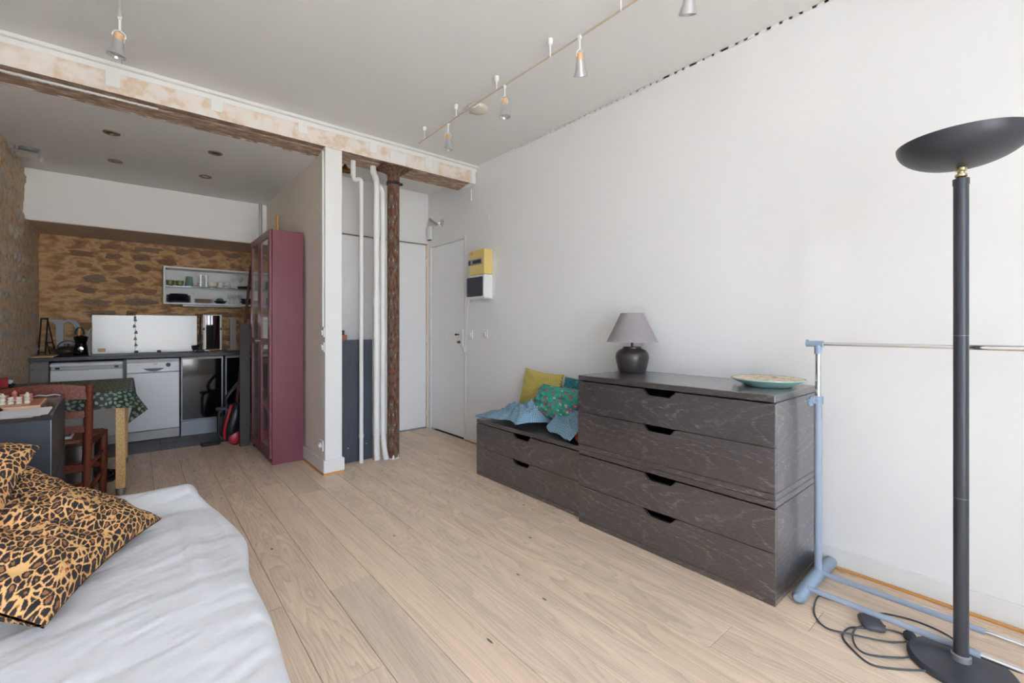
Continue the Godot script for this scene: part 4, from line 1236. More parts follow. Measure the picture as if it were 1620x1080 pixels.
	o = thing("meter_box", "white meter box with a dark window under the yellow electrical box", "electrical box", Vector3(XR, 1.428, -3.48))
	part(o, "casing", MB.new().bx(Vector3(-0.100, 0, -0.132), Vector3(0, 0.226, 0.13), 0.004), mat("white_plastic"))
	part(o, "dark_window", MB.new().bx(Vector3(-0.113, 0.022, -0.136), Vector3(-0.099, 0.205, 0.115), 0.004), mat("slate_lacquer"))
	o = thing("cable", "bundle of thin white wires looping down beside the entrance door frame", "cable", Vector3(XR, 1.06, -3.77))
	part(o, "wire", MB.new().tube(bend([Vector3(-0.006, 0.43, 0.155), Vector3(-0.010, 0.44, 0.06), Vector3(-0.008, 0.33, 0.035), Vector3(-0.006, 0.28, -0.01), Vector3(-0.012, 0.18, 0.02), Vector3(-0.006, 0.10, -0.01), Vector3(-0.006, 0.0, -0.012)], 0.05), 0.004, 8), mat("trim_paint"))
	part(o, "wire", MB.new().tube(bend([Vector3(-0.006, 0.50, 0.15), Vector3(-0.012, 0.53, 0.05), Vector3(-0.010, 0.40, 0.045), Vector3(-0.010, 0.30, 0.02), Vector3(-0.006, 0.22, 0.0)], 0.05), 0.0035, 8), mat("trim_paint"))
	single("cover_plate", MB.new().lathe(Vector3.ZERO, [Vector2(0.042, 0), Vector2(0.040, 0.005), Vector2(0, 0.006)], 28, Basis(Vector3.BACK, PI / 2)), mat("wall_paint"), "round white cover plate painted over on the wall above the yellow box", "cover plate", Vector3(XR, 2.21, -3.44))
	single("cable_cover", MB.new().bx(Vector3(-0.012, 0, -0.010), Vector3(0, 0.11, 0.010), 0.002), mat("trim_paint"), "short white cable cover on the wall under the beam end", "cable cover", Vector3(XR, 2.43, -3.70))
	# door chime and a small spotlight over the door
	o = thing("door_chime", "small white door chime box in the corner above the entrance door", "door chime", Vector3(XR, 2.15, -4.50))
	part(o, "case", MB.new().bx(Vector3(-0.045, 0, -0.035), Vector3(0, 0.16, 0.035), 0.012), mat("white_plastic"))
	part(o, "grille", MB.new().bx(Vector3(-0.040, -0.004, -0.025), Vector3(-0.008, 0.004, 0.025), 0.002), mat("black_plastic"))
	part(o, "wire", MB.new().tube(bend([Vector3(-0.01, 0.12, -0.03), Vector3(-0.02, 0.10, -0.058), Vector3(-0.01, -0.02, -0.062), Vector3(-0.006, -0.055, -0.05)], 0.04), 0.004, 8), mat("trim_paint"))
	o = thing("wall_spotlight", "small chrome wall spotlight above the entrance door", "wall lamp", Vector3(XR, 2.31, -4.27))
	part(o, "mount", MB.new().lathe(Vector3.ZERO, [Vector2(0.042, 0), Vector2(0.040, 0.012), Vector2(0.02, 0.02), Vector2(0, 0.022)], 24, Basis(Vector3.BACK, PI / 2)), mat("chrome"))
	part(o, "arm", MB.new().tube([Vector3(-0.015, 0, 0), Vector3(-0.05, -0.012, -0.02)], 0.008, 10), mat("chrome"))
	part(o, "lamp_head", MB.new().tube([Vector3(-0.042, -0.024, -0.012), Vector3(-0.062, -0.018, -0.03), Vector3(-0.105, 0.035, -0.085)], [0.014, 0.024, 0.020], 18), mat("chrome"))

# ---------------------------------------------------------------- kitchen at the back
func knob_row(o: Node3D, name_: String, xs: Array, y: float, z: float, s: Vector3, m: Material) -> void:
	for x in xs:
		part(o, name_, MB.new().box(Vector3(x, y, z), s, s.z * 0.3), m)

func kitchen() -> void:
	var zf := -5.88
	var cy := 0.842
	# worktop and units
	single("worktop", MB.new().bx(Vector3(-0.755, cy, -6.43), Vector3(1.095, cy + 0.035, zf + 0.012), 0.003), mat("counter_top"), "long dark worktop along the stone back wall", "worktop", Vector3.ZERO)
	var o := thing("kitchen_cabinet", "narrow grey base cabinet at the left end of the worktop", "cabinet", Vector3(-0.69, 0, zf))
	part(o, "body", MB.new().bx(Vector3(-0.062, 0, -0.54), Vector3(0.058, cy - 0.002, -0.045), 0.001).bx(Vector3(-0.062, 0, -0.045), Vector3(-0.056, cy - 0.002, -0.02)).bx(Vector3(0.052, 0, -0.045), Vector3(0.058, cy - 0.002, -0.02)), mat("grey_front"))
	# door with a real grip slot cut through it
	part(o, "door", MB.new().bx(Vector3(-0.060, 0.08, -0.019), Vector3(0.056, 0.767, 0)).bx(Vector3(-0.060, 0.781, -0.019), Vector3(0.056, cy - 0.02, 0)).bx(Vector3(-0.060, 0.767, -0.019), Vector3(-0.046, 0.781, 0)).bx(Vector3(0.040, 0.767, -0.019), Vector3(0.056, 0.781, 0)), mat("grey_front"))
	o = thing("fridge", "silver-white under-counter fridge with a handle bar along its top", "fridge", Vector3(-0.369, 0, zf))
	part(o, "body", MB.new().bx(Vector3(-0.255, 0.02, -0.55), Vector3(0.255, 0.822, -0.045), 0.003), mat("appliance_grey"))
	var dr := part(o, "door", MB.new().bx(Vector3(-0.254, 0.09, -0.043), Vector3(0.254, 0.752, 0.0), 0.006), mat("appliance"))
	part(dr, "handle_bar", MB.new().bx(Vector3(-0.255, 0.786, -0.03), Vector3(0.255, 0.816, 0.018), 0.008), mat("appliance"))
	part(dr, "grip_strip", MB.new().bx(Vector3(-0.25, 0.755, -0.04), Vector3(0.25, 0.784, -0.006), 0.002), mat("appliance_grey"))
	for x in [-0.205, 0.205]:
		part(dr, "handle_bracket", MB.new().box(Vector3(x, 0.772, 0.0), Vector3(0.03, 0.018, 0.018), 0.003), mat("black_plastic"))
	part(o, "foot_grille", MB.new().bx(Vector3(-0.25, 0.005, -0.05), Vector3(0.25, 0.083, -0.012), 0.002), mat("appliance_grey"))
	# dishwasher
	o = thing("dishwasher", "slim white dishwasher with a black programme knob beside the fridge", "dishwasher", Vector3(0.124, 0, zf))
	part(o, "body", MB.new().bx(Vector3(-0.213, 0.02, -0.55), Vector3(0.213, 0.83, -0.04), 0.002), mat("appliance_grey"))
	part(o, "door", MB.new().bx(Vector3(-0.212, 0.10, -0.038), Vector3(0.212, 0.690, 0.0), 0.007), mat("appliance"))
	var pn := part(o, "control_panel", MB.new().bx(Vector3(-0.212, 0.695, -0.038), Vector3(0.212, 0.800, 0.003), 0.006), mat("appliance"))
	var smile := PackedVector2Array()
	for k in 13:
		smile.append(Vector2(lerpf(-0.085, 0.085, k / 12.0), 0.735))
	for k in 13:
		var a := lerpf(0.085, -0.085, k / 12.0)
		smile.append(Vector2(a, 0.735 - 0.030 * (1.0 - pow(a / 0.086, 2.0)) - 0.001))
	part(pn, "grip_recess", MB.new().extrude(smile, Vector3(0, 0, 0.002), Vector3.RIGHT, Vector3.UP, 0.0022), mat("lamp_grey"))
	part(pn, "programme_knob", MB.new().lathe(Vector3(0.118, 0.765, 0.003), [Vector2(0.021, 0), Vector2(0.019, 0.014), Vector2(0, 0.014)], 20, Basis(Vector3.RIGHT, PI / 2)).box(Vector3(0.118, 0.765, 0.02), Vector3(0.008, 0.036, 0.012), 0.002, Basis(Vector3.BACK, 0.7)), mat("black_plastic"))
	knob_row(pn, "indicator", [-0.185, -0.168, -0.151, -0.134, -0.117], 0.770, 0.0032, Vector3(0.006, 0.004, 0.002), mat("lamp_grey"))
	part(pn, "badge", MB.new().bx(Vector3(-0.005, 0.772, 0.0025), Vector3(0.03, 0.787, 0.004), 0.0005), mat("appliance_grey"))
	part(o, "side_filler", MB.new().bx(Vector3(-0.236, 0.01, -0.5), Vector3(-0.215, 0.83, -0.10), 0.001), mat("grey_front"))
	part(o, "kick_plate", MB.new().bx(Vector3(-0.212, 0.004, -0.06), Vector3(0.212, 0.094, -0.012), 0.002), mat("appliance_grey"))
	# glossy black cupboards
	for c in [[0.537, 0.189, "wide glossy black cupboard in an aluminium frame right of the dishwasher"], [0.915, 0.168, "glossy black cupboard half hidden behind the grey board and vacuum cleaner"]]:
		o = thing("kitchen_cabinet", c[2], "cabinet", Vector3(c[0], 0, zf))
		var w: float = c[1]
		part(o, "body", MB.new().bx(Vector3(-w + 0.002, 0.02, -0.55), Vector3(w - 0.002, cy - 0.003, -0.022), 0.001), mat("grey_front"))
		dr = part(o, "door", MB.new().bx(Vector3(-w + 0.014, 0.170, -0.018), Vector3(w - 0.014, 0.815, -0.003), 0.001), mat("black_gloss"))
		var fr := MB.new()
		fr.bx(Vector3(-w, 0.158, -0.02), Vector3(-w + 0.0145, 0.829, 0.0), 0.001).bx(Vector3(w - 0.0145, 0.158, -0.02), Vector3(w, 0.829, 0.0), 0.001)
		fr.bx(Vector3(-w + 0.014, 0.158, -0.02), Vector3(w - 0.014, 0.171, 0.0), 0.001).bx(Vector3(-w + 0.014, 0.814, -0.02), Vector3(w - 0.014, 0.829, 0.0), 0.001)
		part(dr, "door_frame", fr, mat("alu"))
		part(o, "plinth", MB.new().bx(Vector3(-w, 0.0, -0.04), Vector3(w, 0.153, -0.005), 0.001), mat("alu"), "aluminium plinth")
	# upright panels along the wall on the worktop
	var ty := cy + 0.0355
	o = thing("splashback", "large cream glossy splashback panels standing on the worktop", "splashback", Vector3(-0.37, ty, -6.405))
	part(o, "panel", MB.new().bx(Vector3(0, 0, -0.008), Vector3(0.345, 0.408, 0.008), 0.002), mat("splashback"))
	part(o, "panel", MB.new().bx(Vector3(0.347, 0, -0.008), Vector3(0.90, 0.414, 0.008), 0.002), mat("splashback"))
	part(o, "hook", MB.new().bx(Vector3(0.335, 0.35, 0.008), Vector3(0.355, 0.40, 0.016), 0.002), mat("lamp_grey"))
	for x in [0.355, 0.55]:
		part(o, "clip", MB.new().box(Vector3(x, 0.012, 0.018), Vector3(0.035, 0.024, 0.02), 0.004), mat("black_plastic"))
	part(o, "sticker", MB.new().bx(Vector3(0.045, 0.02, 0.0075), Vector3(0.105, 0.055, 0.009)), mat("pine_leg"), "small brown sticker")
	o = thing("hanging_ornament", "string of small shells and bells hanging down in front of the splashback", "ornament", Vector3(-0.026, ty, -6.374))
	part(o, "string", MB.new().tube([Vector3(0, 0.39, 0), Vector3(0.003, 0.2, 0.002), Vector3(0.012, 0.05, 0)], 0.0015, 6), mat("shell"))
	for k in 5:
		part(o, "shell", MB.new().lathe(Vector3(0.002 * k - (0.004 if k % 2 else -0.003), 0.345 - 0.068 * k, 0.002), [Vector2(0.002, 0.036), Vector2(0.009, 0.022), Vector2(0.016, 0.002), Vector2(0.012, 0.0), Vector2(0.0, 0.006)], 12, Basis(Vector3.BACK, 0.25 * sin(k * 2.0))), mat("shell"))
	o = thing("wall_mirror", "small upright mirror in a white frame right of the splashback", "mirror", Vector3(0.682, ty, -6.400))
	part(o, "mirror_glass", MB.new().bx(Vector3(-0.075, 0.012, -0.004), Vector3(0.075, 0.42, 0.004)), mat("mirror"))
	part(o, "frame", MB.new().bx(Vector3(-0.093, 0, -0.006), Vector3(-0.075, 0.43, 0.008), 0.001).bx(Vector3(0.075, 0, -0.006), Vector3(0.093, 0.43, 0.008), 0.001).bx(Vector3(-0.075, 0, -0.006), Vector3(0.075, 0.012, 0.008), 0.001).bx(Vector3(-0.075, 0.42, -0.006), Vector3(0.075, 0.43, 0.008), 0.001), mat("trim_paint"))
	for x in [-0.084, 0.084]:
		part(o, "clip", MB.new().box(Vector3(x, 0.26, 0.010), Vector3(0.018, 0.026, 0.012), 0.003), mat("lamp_grey"))
	o = thing("folding_lamp", "dark folded desk lamp leaning between splashback and mirror", "lamp", Vector3(0.558, ty, -6.32))
	part(o, "arm", MB.new().tube([Vector3(0, 0.015, 0), Vector3(0.004, 0.40, -0.05)], 0.007, 10).tube([Vector3(-0.018, 0.10, 0.01), Vector3(0.002, 0.36, -0.03)], 0.005, 8), mat("iron_black"))
	part(o, "lamp_base", MB.new().box(Vector3(0, 0.009, 0), Vector3(0.075, 0.018, 0.07), 0.004).tube([Vector3(-0.01, 0.015, 0), Vector3(0.0, 0.09, 0.0)], [0.022, 0.012], 12), mat("iron_black"))
	part(o, "lamp_head", MB.new().tube([Vector3(-0.015, 0.065, 0.01), Vector3(-0.05, 0.045, 0.02), Vector3(-0.075, 0.038, 0.025)], [0.014, 0.028, 0.032], 16), mat("iron_black"))
	# metal trestle, letters, kettle and the rest on the worktop
	o = thing("folding_stand", "narrow black metal folding stand leaning in the corner of the worktop", "stand", Vector3(-0.70, ty + 0.012, -6.30))
	for s in [[-0.045, -0.035], [0.0, 0.01]]:
		part(o, "leg", MB.new().tube([Vector3(s[0], 0, 0), Vector3(s[1], 0.36, -0.09)], 0.006, 8), mat("iron_black"))
	part(o, "leg", MB.new().tube([Vector3(0.07, 0, -0.02), Vector3(0.005, 0.36, -0.09)], 0.005, 8), mat("iron_black"))
	part(o, "leg", MB.new().tube([Vector3(0.04, 0, 0.03), Vector3(0.008, 0.12, -0.03)], 0.005, 8), mat("iron_black"))
	part(o, "crossbar", MB.new().box(Vector3(-0.016, 0.352, -0.088), Vector3(0.05, 0.02, 0.012), 0.002).box(Vector3(0.022, 0.115, -0.03), Vector3(0.055, 0.014, 0.01), 0.002).box(Vector3(-0.022, 0.02, -0.006), Vector3(0.045, 0.016, 0.01), 0.002), mat("iron_black"))
	single("cutting_board", MB.new().bx(Vector3(-0.075, 0, -0.19), Vector3(0.075, 0.012, 0.19), 0.003), mat("pine_leg"), "pale board lying at the left end of the worktop", "board", Vector3(-0.672, ty, -6.08))
	o = thing("letter", "grey letter p standing behind the kettle", "letter", Vector3(-0.565, ty, -6.375))
	var slab := MB.new()
	var stem := PackedVector2Array([Vector2(-0.062, 0.0), Vector2(-0.012, 0.0), Vector2(-0.012, 0.355), Vector2(-0.102, 0.355), Vector2(-0.102, 0.332), Vector2(-0.078, 0.322), Vector2(-0.066, 0.300)])
	slab.extrude(stem, Vector3.ZERO, Vector3.RIGHT, Vector3.UP, 0.022)
	var ring := PackedVector2Array()
	for k in 25:
		var a := lerpf(2.45, -2.55, k / 24.0)
		ring.append(Vector2(0.030 + 0.090 * cos(a), 0.232 + 0.128 * sin(a)))
	for k in 25:
		var a := lerpf(-2.55, 2.45, k / 24.0)
		ring.append(Vector2(0.022 + 0.056 * cos(a), 0.232 + 0.100 * sin(a)))
	slab.extrude(ring, Vector3.ZERO, Vector3.RIGHT, Vector3.UP, 0.021)
	part(o, "letter_body", slab, mat("letter_grey"))
	o = thing("letter", "pale slab letter I standing near the leaning grey board", "letter", Vector3(0.885, ty, -6.36))
	part(o, "letter_body", MB.new().bx(Vector3(-0.032, 0.02, 0), Vector3(0.032, 0.385, 0.03), 0.001).bx(Vector3(-0.06, 0, -0.002), Vector3(0.06, 0.024, 0.032), 0.003).bx(Vector3(-0.06, 0.375, -0.002), Vector3(0.06, 0.40, 0.032), 0.003), mat("letter_pale"))
	o = thing("kettle", "squat dark kettle with a long spout on the worktop", "kettle", Vector3(-0.530, ty + 0.0065, -6.20))
	part(o, "kettle_body", MB.new().lathe(Vector3.ZERO, [Vector2(0, 0), Vector2(0.066, 0), Vector2(0.082, 0.014), Vector2(0.091, 0.036), Vector2(0.088, 0.056), Vector2(0.070, 0.076), Vector2(0.040, 0.086), Vector2(0, 0.088)], 40), mat("kettle"))
	part(o, "lid_knob", MB.new().lathe(Vector3(0, 0.087, 0), [Vector2(0.005, 0), Vector2(0.005, 0.008), Vector2(0.010, 0.012), Vector2(0.008, 0.02), Vector2(0, 0.022)], 14), mat("kettle"))
	part(o, "spout", MB.new().tube([Vector3(-0.07, 0.03, 0.02), Vector3(-0.105, 0.045, 0.03), Vector3(-0.125, 0.078, 0.036), Vector3(-0.148, 0.088, 0.042)], [0.024, 0.016, 0.011, 0.009], 14), mat("kettle"))
	var hp := []
	for k in 13:
		var a := lerpf(0.25, PI - 0.25, k / 12.0)
		hp.append(Vector3(0.078 * cos(a), 0.055 + 0.085 * sin(a), 0.0))
	part(o, "handle", MB.new().tube(hp, 0.0045, 10), mat("iron_black"))
	o = thing("coffee_maker", "shiny black coffee maker with a looped handle beside the kettle", "coffee maker", Vector3(-0.430, ty + 0.0065, -6.09))
	part(o, "base", MB.new().lathe(Vector3.ZERO, [Vector2(0, 0), Vector2(0.052, 0), Vector2(0.055, 0.01), Vector2(0.050, 0.08), Vector2(0.042, 0.115), Vector2(0, 0.118)], 32), mat("black_gloss"))
	part(o, "upper_pot", MB.new().lathe(Vector3.ZERO, [Vector2(0.040, 0.116), Vector2(0.044, 0.125), Vector2(0.056, 0.175), Vector2(0.050, 0.182), Vector2(0.012, 0.195), Vector2(0, 0.197)], 32), mat("black_gloss"))
	part(o, "knob", MB.new().lathe(Vector3(0.0, 0.06, 0.05), [Vector2(0.022, 0), Vector2(0.020, 0.012), Vector2(0, 0.013)], 20, Basis(Vector3.RIGHT, PI / 2)), mat("chrome"))
	hp = []
	for k in 15:
		var a := lerpf(-0.3, PI + 0.3, k / 14.0)
		hp.append(Vector3(-0.01 + 0.030 * cos(a), 0.215 + 0.052 * sin(a), 0.01))
	part(o, "handle", MB.new().tube(hp, 0.008, 12), mat("black_plastic"))
	part(o, "wooden_grip", MB.new().tube([Vector3(-0.012, 0.185, 0.02), Vector3(-0.008, 0.262, 0.018)], [0.008, 0.011], 12), mat("raw_pine"), "orange wooden grip")
	o = thing("soap_bottle", "pale pump bottle with a curved steel neck next to the splashback", "bottle", Vector3(-0.388, ty + 0.0005, -6.345))
	part(o, "bottle_body", MB.new().bx(Vector3(-0.026, 0, -0.03), Vector3(0.014, 0.235, 0.03), 0.004), mat("letter_pale"))
	part(o, "neck", MB.new().tube(bend([Vector3(-0.022, 0.15, 0.035), Vector3(-0.008, 0.215, 0.035), Vector3(0.012, 0.26, 0.034), Vector3(0.026, 0.272, 0.034)], 0.04), 0.004, 8), mat("steel"))
	single("tray", MB.new().bx(Vector3(-0.088, 0, -0.16), Vector3(0.14, 0.006, 0.16), 0.002), mat("black_gloss"), "thin black tray under the kettle", "tray", Vector3(-0.505, ty, -6.17))
	single("paper_sheet", MB.new().bx(Vector3(-0.10, 0, -0.06), Vector3(0.10, 0.002, 0.06)), mat("letter_pale"), "flat pale sheet on the worktop in front of the splashback", "paper", Vector3(0.30, ty, -6.20))
	single("spoon_dish", MB.new().lathe(Vector3.ZERO, [Vector2(0, 0), Vector2(0.03, 0), Vector2(0.058, 0.012), Vector2(0.060, 0.015), Vector2(0.054, 0.014), Vector2(0.03, 0.004), Vector2(0, 0.004)], 28), mat("orange_dish"), "small orange dish on the worktop below the mirror", "dish", Vector3(0.690, ty, -6.18))
	# wall shelf with glassware
	o = thing("wall_shelf", "white open wall shelf with a glass middle board, filled with crockery", "shelf", Vector3(0.652, 1.415, -6.325))
	var hw := 0.44
	for y in [0.0, 0.399]:
		part(o, "board", MB.new().bx(Vector3(-hw, y, -0.12), Vector3(hw, y + 0.018, 0.125), 0.001), mat("trim_paint"))
	for x in [-hw, hw - 0.018]:
		part(o, "side", MB.new().bx(Vector3(x, 0.018, -0.12), Vector3(x + 0.018, 0.399, 0.125), 0.001), mat("trim_paint"))
	part(o, "back_panel", MB.new().bx(Vector3(-hw + 0.018, 0.018, -0.118), Vector3(hw - 0.018, 0.399, -0.110)), mat("trim_paint"))
	part(o, "glass_board", MB.new().bx(Vector3(-hw + 0.019, 0.197, -0.108), Vector3(hw - 0.019, 0.204, 0.112)), glass("green_glass", Color.WHITE))
	single("strip_light", MB.new().bx(Vector3(-0.29, 0, -0.035), Vector3(0.29, 0.024, 0.035), 0.006).bx(Vector3(-0.29, 0.001, 0.034), Vector3(-0.05, 0.023, 0.040), 0.003), mat("alu"), "slim metal strip light under the wall shelf", "strip light", Vector3(0.672, 1.390, -6.24))
	crockery()
	# plum bookcase with glass doors
	o = thing("bookcase", "tall plum bookcase with glass doors against the partition", "bookcase", Vector3(0.98, 0, -4.548))
	var W := 0.12
	var H := 1.978
	var L := 0.40
	part(o, "side_panel", MB.new().bx(Vector3(-W, 0, L - 0.02), Vector3(W + 0.003, H, L), 0.001), mat("plum"))
	part(o, "side_panel", MB.new().bx(Vector3(-W, 0, -L), Vector3(W + 0.003, H, -L + 0.02), 0.001), mat("plum"))
	part(o, "back_panel", MB.new().bx(Vector3(W - 0.005, 0.03, -L + 0.021), Vector3(W + 0.001, H - 0.02, L - 0.021)), mat("plum"))
	for y in [0.06, 0.45, 0.84, 1.22, 1.60, H - 0.012]:
		part(o, "shelf_board", MB.new().box(Vector3(-0.004, y, 0), Vector3(2.0 * W - 0.012, 0.018, 2.0 * L - 0.044), 0.001), mat("plum"))
	part(o, "plinth", MB.new().bx(Vector3(-W + 0.01, 0, -L + 0.021), Vector3(-W + 0.02, 0.05, L - 0.021)), mat("plum"))
	for s in [[-L, -0.002], [0.002, L - 0.003]]:
		var a: float = s[0]
		var b: float = s[1]
		var x0 := -W - 0.021
		var x1 := -W - 0.002
		var fr := MB.new()
		fr.bx(Vector3(x0, 0.055, a), Vector3(x1, H, a + 0.062), 0.002).bx(Vector3(x0, 0.055, b - 0.062), Vector3(x1, H, b), 0.002)
		fr.bx(Vector3(x0, 0.055, a + 0.062), Vector3(x1, 0.125, b - 0.062), 0.002).bx(Vector3(x0, H - 0.065, a + 0.062), Vector3(x1, H, b - 0.062), 0.002).bx(Vector3(x0, 1.005, a + 0.062), Vector3(x1, 1.06, b - 0.062), 0.002)
		var door := part(o, "door_frame", fr, mat("plum"))
		for y in [[0.125, 1.005], [1.06, H - 0.065]]:
			part(door, "pane", MB.new().bx(Vector3(x0 + 0.007, y[0], a + 0.06), Vector3(x0 + 0.011, y[1], b - 0.06)), glass("clear_glass", Color.WHITE))
		var kz := (b - 0.03) if a < -0.1 else (a + 0.03)
		part(door, "knob", MB.new().tube([Vector3(x0, 1.035, kz), Vector3(x0 - 0.028, 1.035, kz)], [0.005, 0.007], 10), mat("steel"))
	single("storage_box", MB.new().bx(Vector3(-0.07, 0, -0.15), Vector3(0.07, 0.20, 0.15), 0.006), mat("appliance"), "white box on the lower shelf inside the plum bookcase", "box", Vector3(0.965, 0.069, -4.36))
	for k in 6:
		single("book", MB.new().box(Vector3(0, 0.10 + 0.012 * (k % 3), 0), Vector3(0.15, 0.20 + 0.024 * (k % 3), 0.028 + 0.006 * (k % 2)), 0.002), [mat("green_paper"), mat("paper"), mat("red_cloth"), mat("lamp_grey"), mat("orange_dish"), mat("dish_turquoise")][k], ["green", "white", "dark red", "grey", "orange", "turquoise"][k] + " book standing inside the plum bookcase", "book", Vector3(0.96, 0.459, -4.42 + k * 0.042), "books in the plum bookcase")
	# things standing between bookcase and kitchen units
	o = thing("board", "tall dark grey board standing upright beside the plum bookcase", "board", Vector3(0.797, 0, -5.0))
	part(o, "panel", MB.new().box(Vector3(0, 0.592, 0), Vector3(0.088, 1.184, 0.03), 0.002), mat("board_grey"))
	part(o, "edge_strip", MB.new().box(Vector3(0, 1.190, 0), Vector3(0.088, 0.010, 0.03), 0.002), mat("brown_pole"), "brown top edge")
	o = thing("pole", "brown wooden pole leaning behind the dark grey board", "pole", Vector3(0.742, 0, -5.325))
	part(o, "shaft", MB.new().tube([Vector3(0, 0.01, 0), Vector3(0.165, 1.80, -0.01)], 0.013, 12), mat("brown_pole"))
	part(o, "pole_cap", MB.new().tube([Vector3(-0.001, 0.0, 0), Vector3(0.002, 0.03, -0.004)], 0.0145, 12), mat("black_plastic"))
	single("grey_pole", MB.new().tube([Vector3(0, 0, 0), Vector3(0.02, 2.43, -0.06)], 0.016, 14), mat("steel"), "grey metal pole rising behind the plum bookcase", "pole", Vector3(0.955, 0, -5.17))
	single("pine_batten", MB.new().box(Vector3(0, 1.145, 0), Vector3(0.018, 2.29, 0.034), 0.002), mat("raw_pine"), "thin orange pine batten behind the plum bookcase", "batten", Vector3(1.083, 0, -5.00))
	# vacuum cleaner
	o = thing("vacuum_cleaner", "black and red vacuum cleaner standing by the dark grey board", "vacuum cleaner", Vector3(0.70, 0, -5.185))
	var vb := MB.new()
	vb.grid(36, 20, func(u: float, q: float) -> Vector3:
		var a := u * TAU
		var s := sin(PI * q)
		var y := 0.215 - 0.19 * cos(PI * q)
		var lean := 0.05 * smoothstep(0.1, 0.4, y)
		return Vector3(cos(a) * 0.085 * pow(s, 0.55) + lean - 0.0, y, sin(a) * 0.105 * pow(s, 0.55)), -1.0)
	part(o, "body", vb, mat("black_plastic"))
	var tr := []
	for k in 11:
		var q := lerpf(0.22, 0.86, k / 10.0)
		var y := 0.215 - 0.19 * cos(PI * q)
		tr.append(Vector3(-0.045 * pow(sin(PI * q), 0.55) - 0.02 + 0.05 * smoothstep(0.1, 0.4, y), y, 0.086 * pow(sin(PI * q), 0.55)))
	part(o, "red_stripe", MB.new().tube(tr, 0.013, 10), mat("red_plastic"), "red stripe up its side")
	for z in [0.062, -0.092]:
		part(o, "wheel", MB.new().lathe(Vector3(0.035, 0.066, z), [Vector2(0, 0.032), Vector2(0.050, 0.032), Vector2(0.058, 0.026), Vector2(0.060, 0.0), Vector2(0, 0)], 32, Basis(Vector3.RIGHT, PI / 2)), mat("red_plastic"), "big red wheel")
		part(o, "tyre", MB.new().lathe(Vector3(0.035, 0.066, z + 0.002), [Vector2(0.056, 0.022), Vector2(0.064, 0.020), Vector2(0.064, 0.004), Vector2(0.056, 0.0)], 32, Basis(Vector3.RIGHT, PI / 2)), mat("black_plastic"))
	part(o, "hose", MB.new().tube(bend([Vector3(-0.02, 0.36, 0.02), Vector3(-0.05, 0.44, 0.03), Vector3(0.0, 0.52, 0.03), Vector3(0.07, 0.60, 0.01)], 0.06), 0.016, 14), mat("black_plastic"))
	part(o, "hose", MB.new().tube(bend([Vector3(-0.03, 0.38, 0.03), Vector3(-0.10, 0.33, 0.03), Vector3(-0.10, 0.10, 0.03), Vector3(-0.05, 0.05, 0.04)], 0.06), 0.014, 14), mat("black_plastic"))
	part(o, "carry_handle", MB.new().box(Vector3(-0.075, 0.36, 0.03), Vector3(0.10, 0.035, 0.035), 0.012), mat("lamp_grey"))
	part(o, "floor_nozzle", MB.new().box(Vector3(-0.16, 0.025, -0.04), Vector3(0.16, 0.035, 0.09), 0.01), mat("black_plastic"))
	# recessed spots and the square fitting in the kitchen ceiling
	var n := 0
	for p in [[-0.146, -4.297, "front left recessed spot of the kitchen ceiling, nearest the beam and stone wall"], [-0.146, -5.01, "rear left recessed spot of the kitchen ceiling, nearer the white duct"], [0.474, -4.264, "front right recessed spot of the kitchen ceiling, nearest the partition and beam"], [0.477, -4.985, "rear right recessed spot of the kitchen ceiling, nearer the duct and bookcase"]]:
		o = thing("recessed_spot", p[2], "ceiling spot", Vector3(p[0], KCEIL, p[1]), 0.0, "recessed spots in the kitchen ceiling")
		part(o, "trim_ring", MB.new().lathe(Vector3.ZERO, [Vector2(0.050, 0), Vector2(0.048, -0.005), Vector2(0.034, -0.006), Vector2(0.030, 0.0), Vector2(0.030, 0.0005)], 32), mat("spot_trim"))
		part(o, "lamp_face", MB.new().lathe(Vector3.ZERO, [Vector2(0.031, -0.0005), Vector2(0.012, -0.002), Vector2(0, -0.003)], 24), mat("bulb_glass") if n == 3 else mat("lamp_grey"))
		n += 1
	o = thing("ceiling_lamp", "square glass and chrome ceiling lamp by the stone wall", "ceiling lamp", Vector3(-0.655, KCEIL, -5.09))
	part(o, "glass_plate", MB.new().box(Vector3(0, -0.052, 0), Vector3(0.18, 0.006, 0.15), 0.001), mat("bulb_glass"))
	part(o, "chrome_edge", MB.new().bx(Vector3(-0.092, -0.060, 0.074), Vector3(0.092, -0.044, 0.080), 0.001), mat("chrome"))
	part(o, "reflector", MB.new().lathe(Vector3.ZERO, [Vector2(0.055, 0), Vector2(0.055, -0.025), Vector2(0.03, -0.035), Vector2(0, -0.036)], 28), mat("brushed"))
	for x in [-0.066, 0.066]:
		for z in [-0.05, 0.05]:
			part(o, "stud", MB.new().tube([Vector3(x, 0, z), Vector3(x, -0.075, z)], 0.006, 10), mat("chrome"))


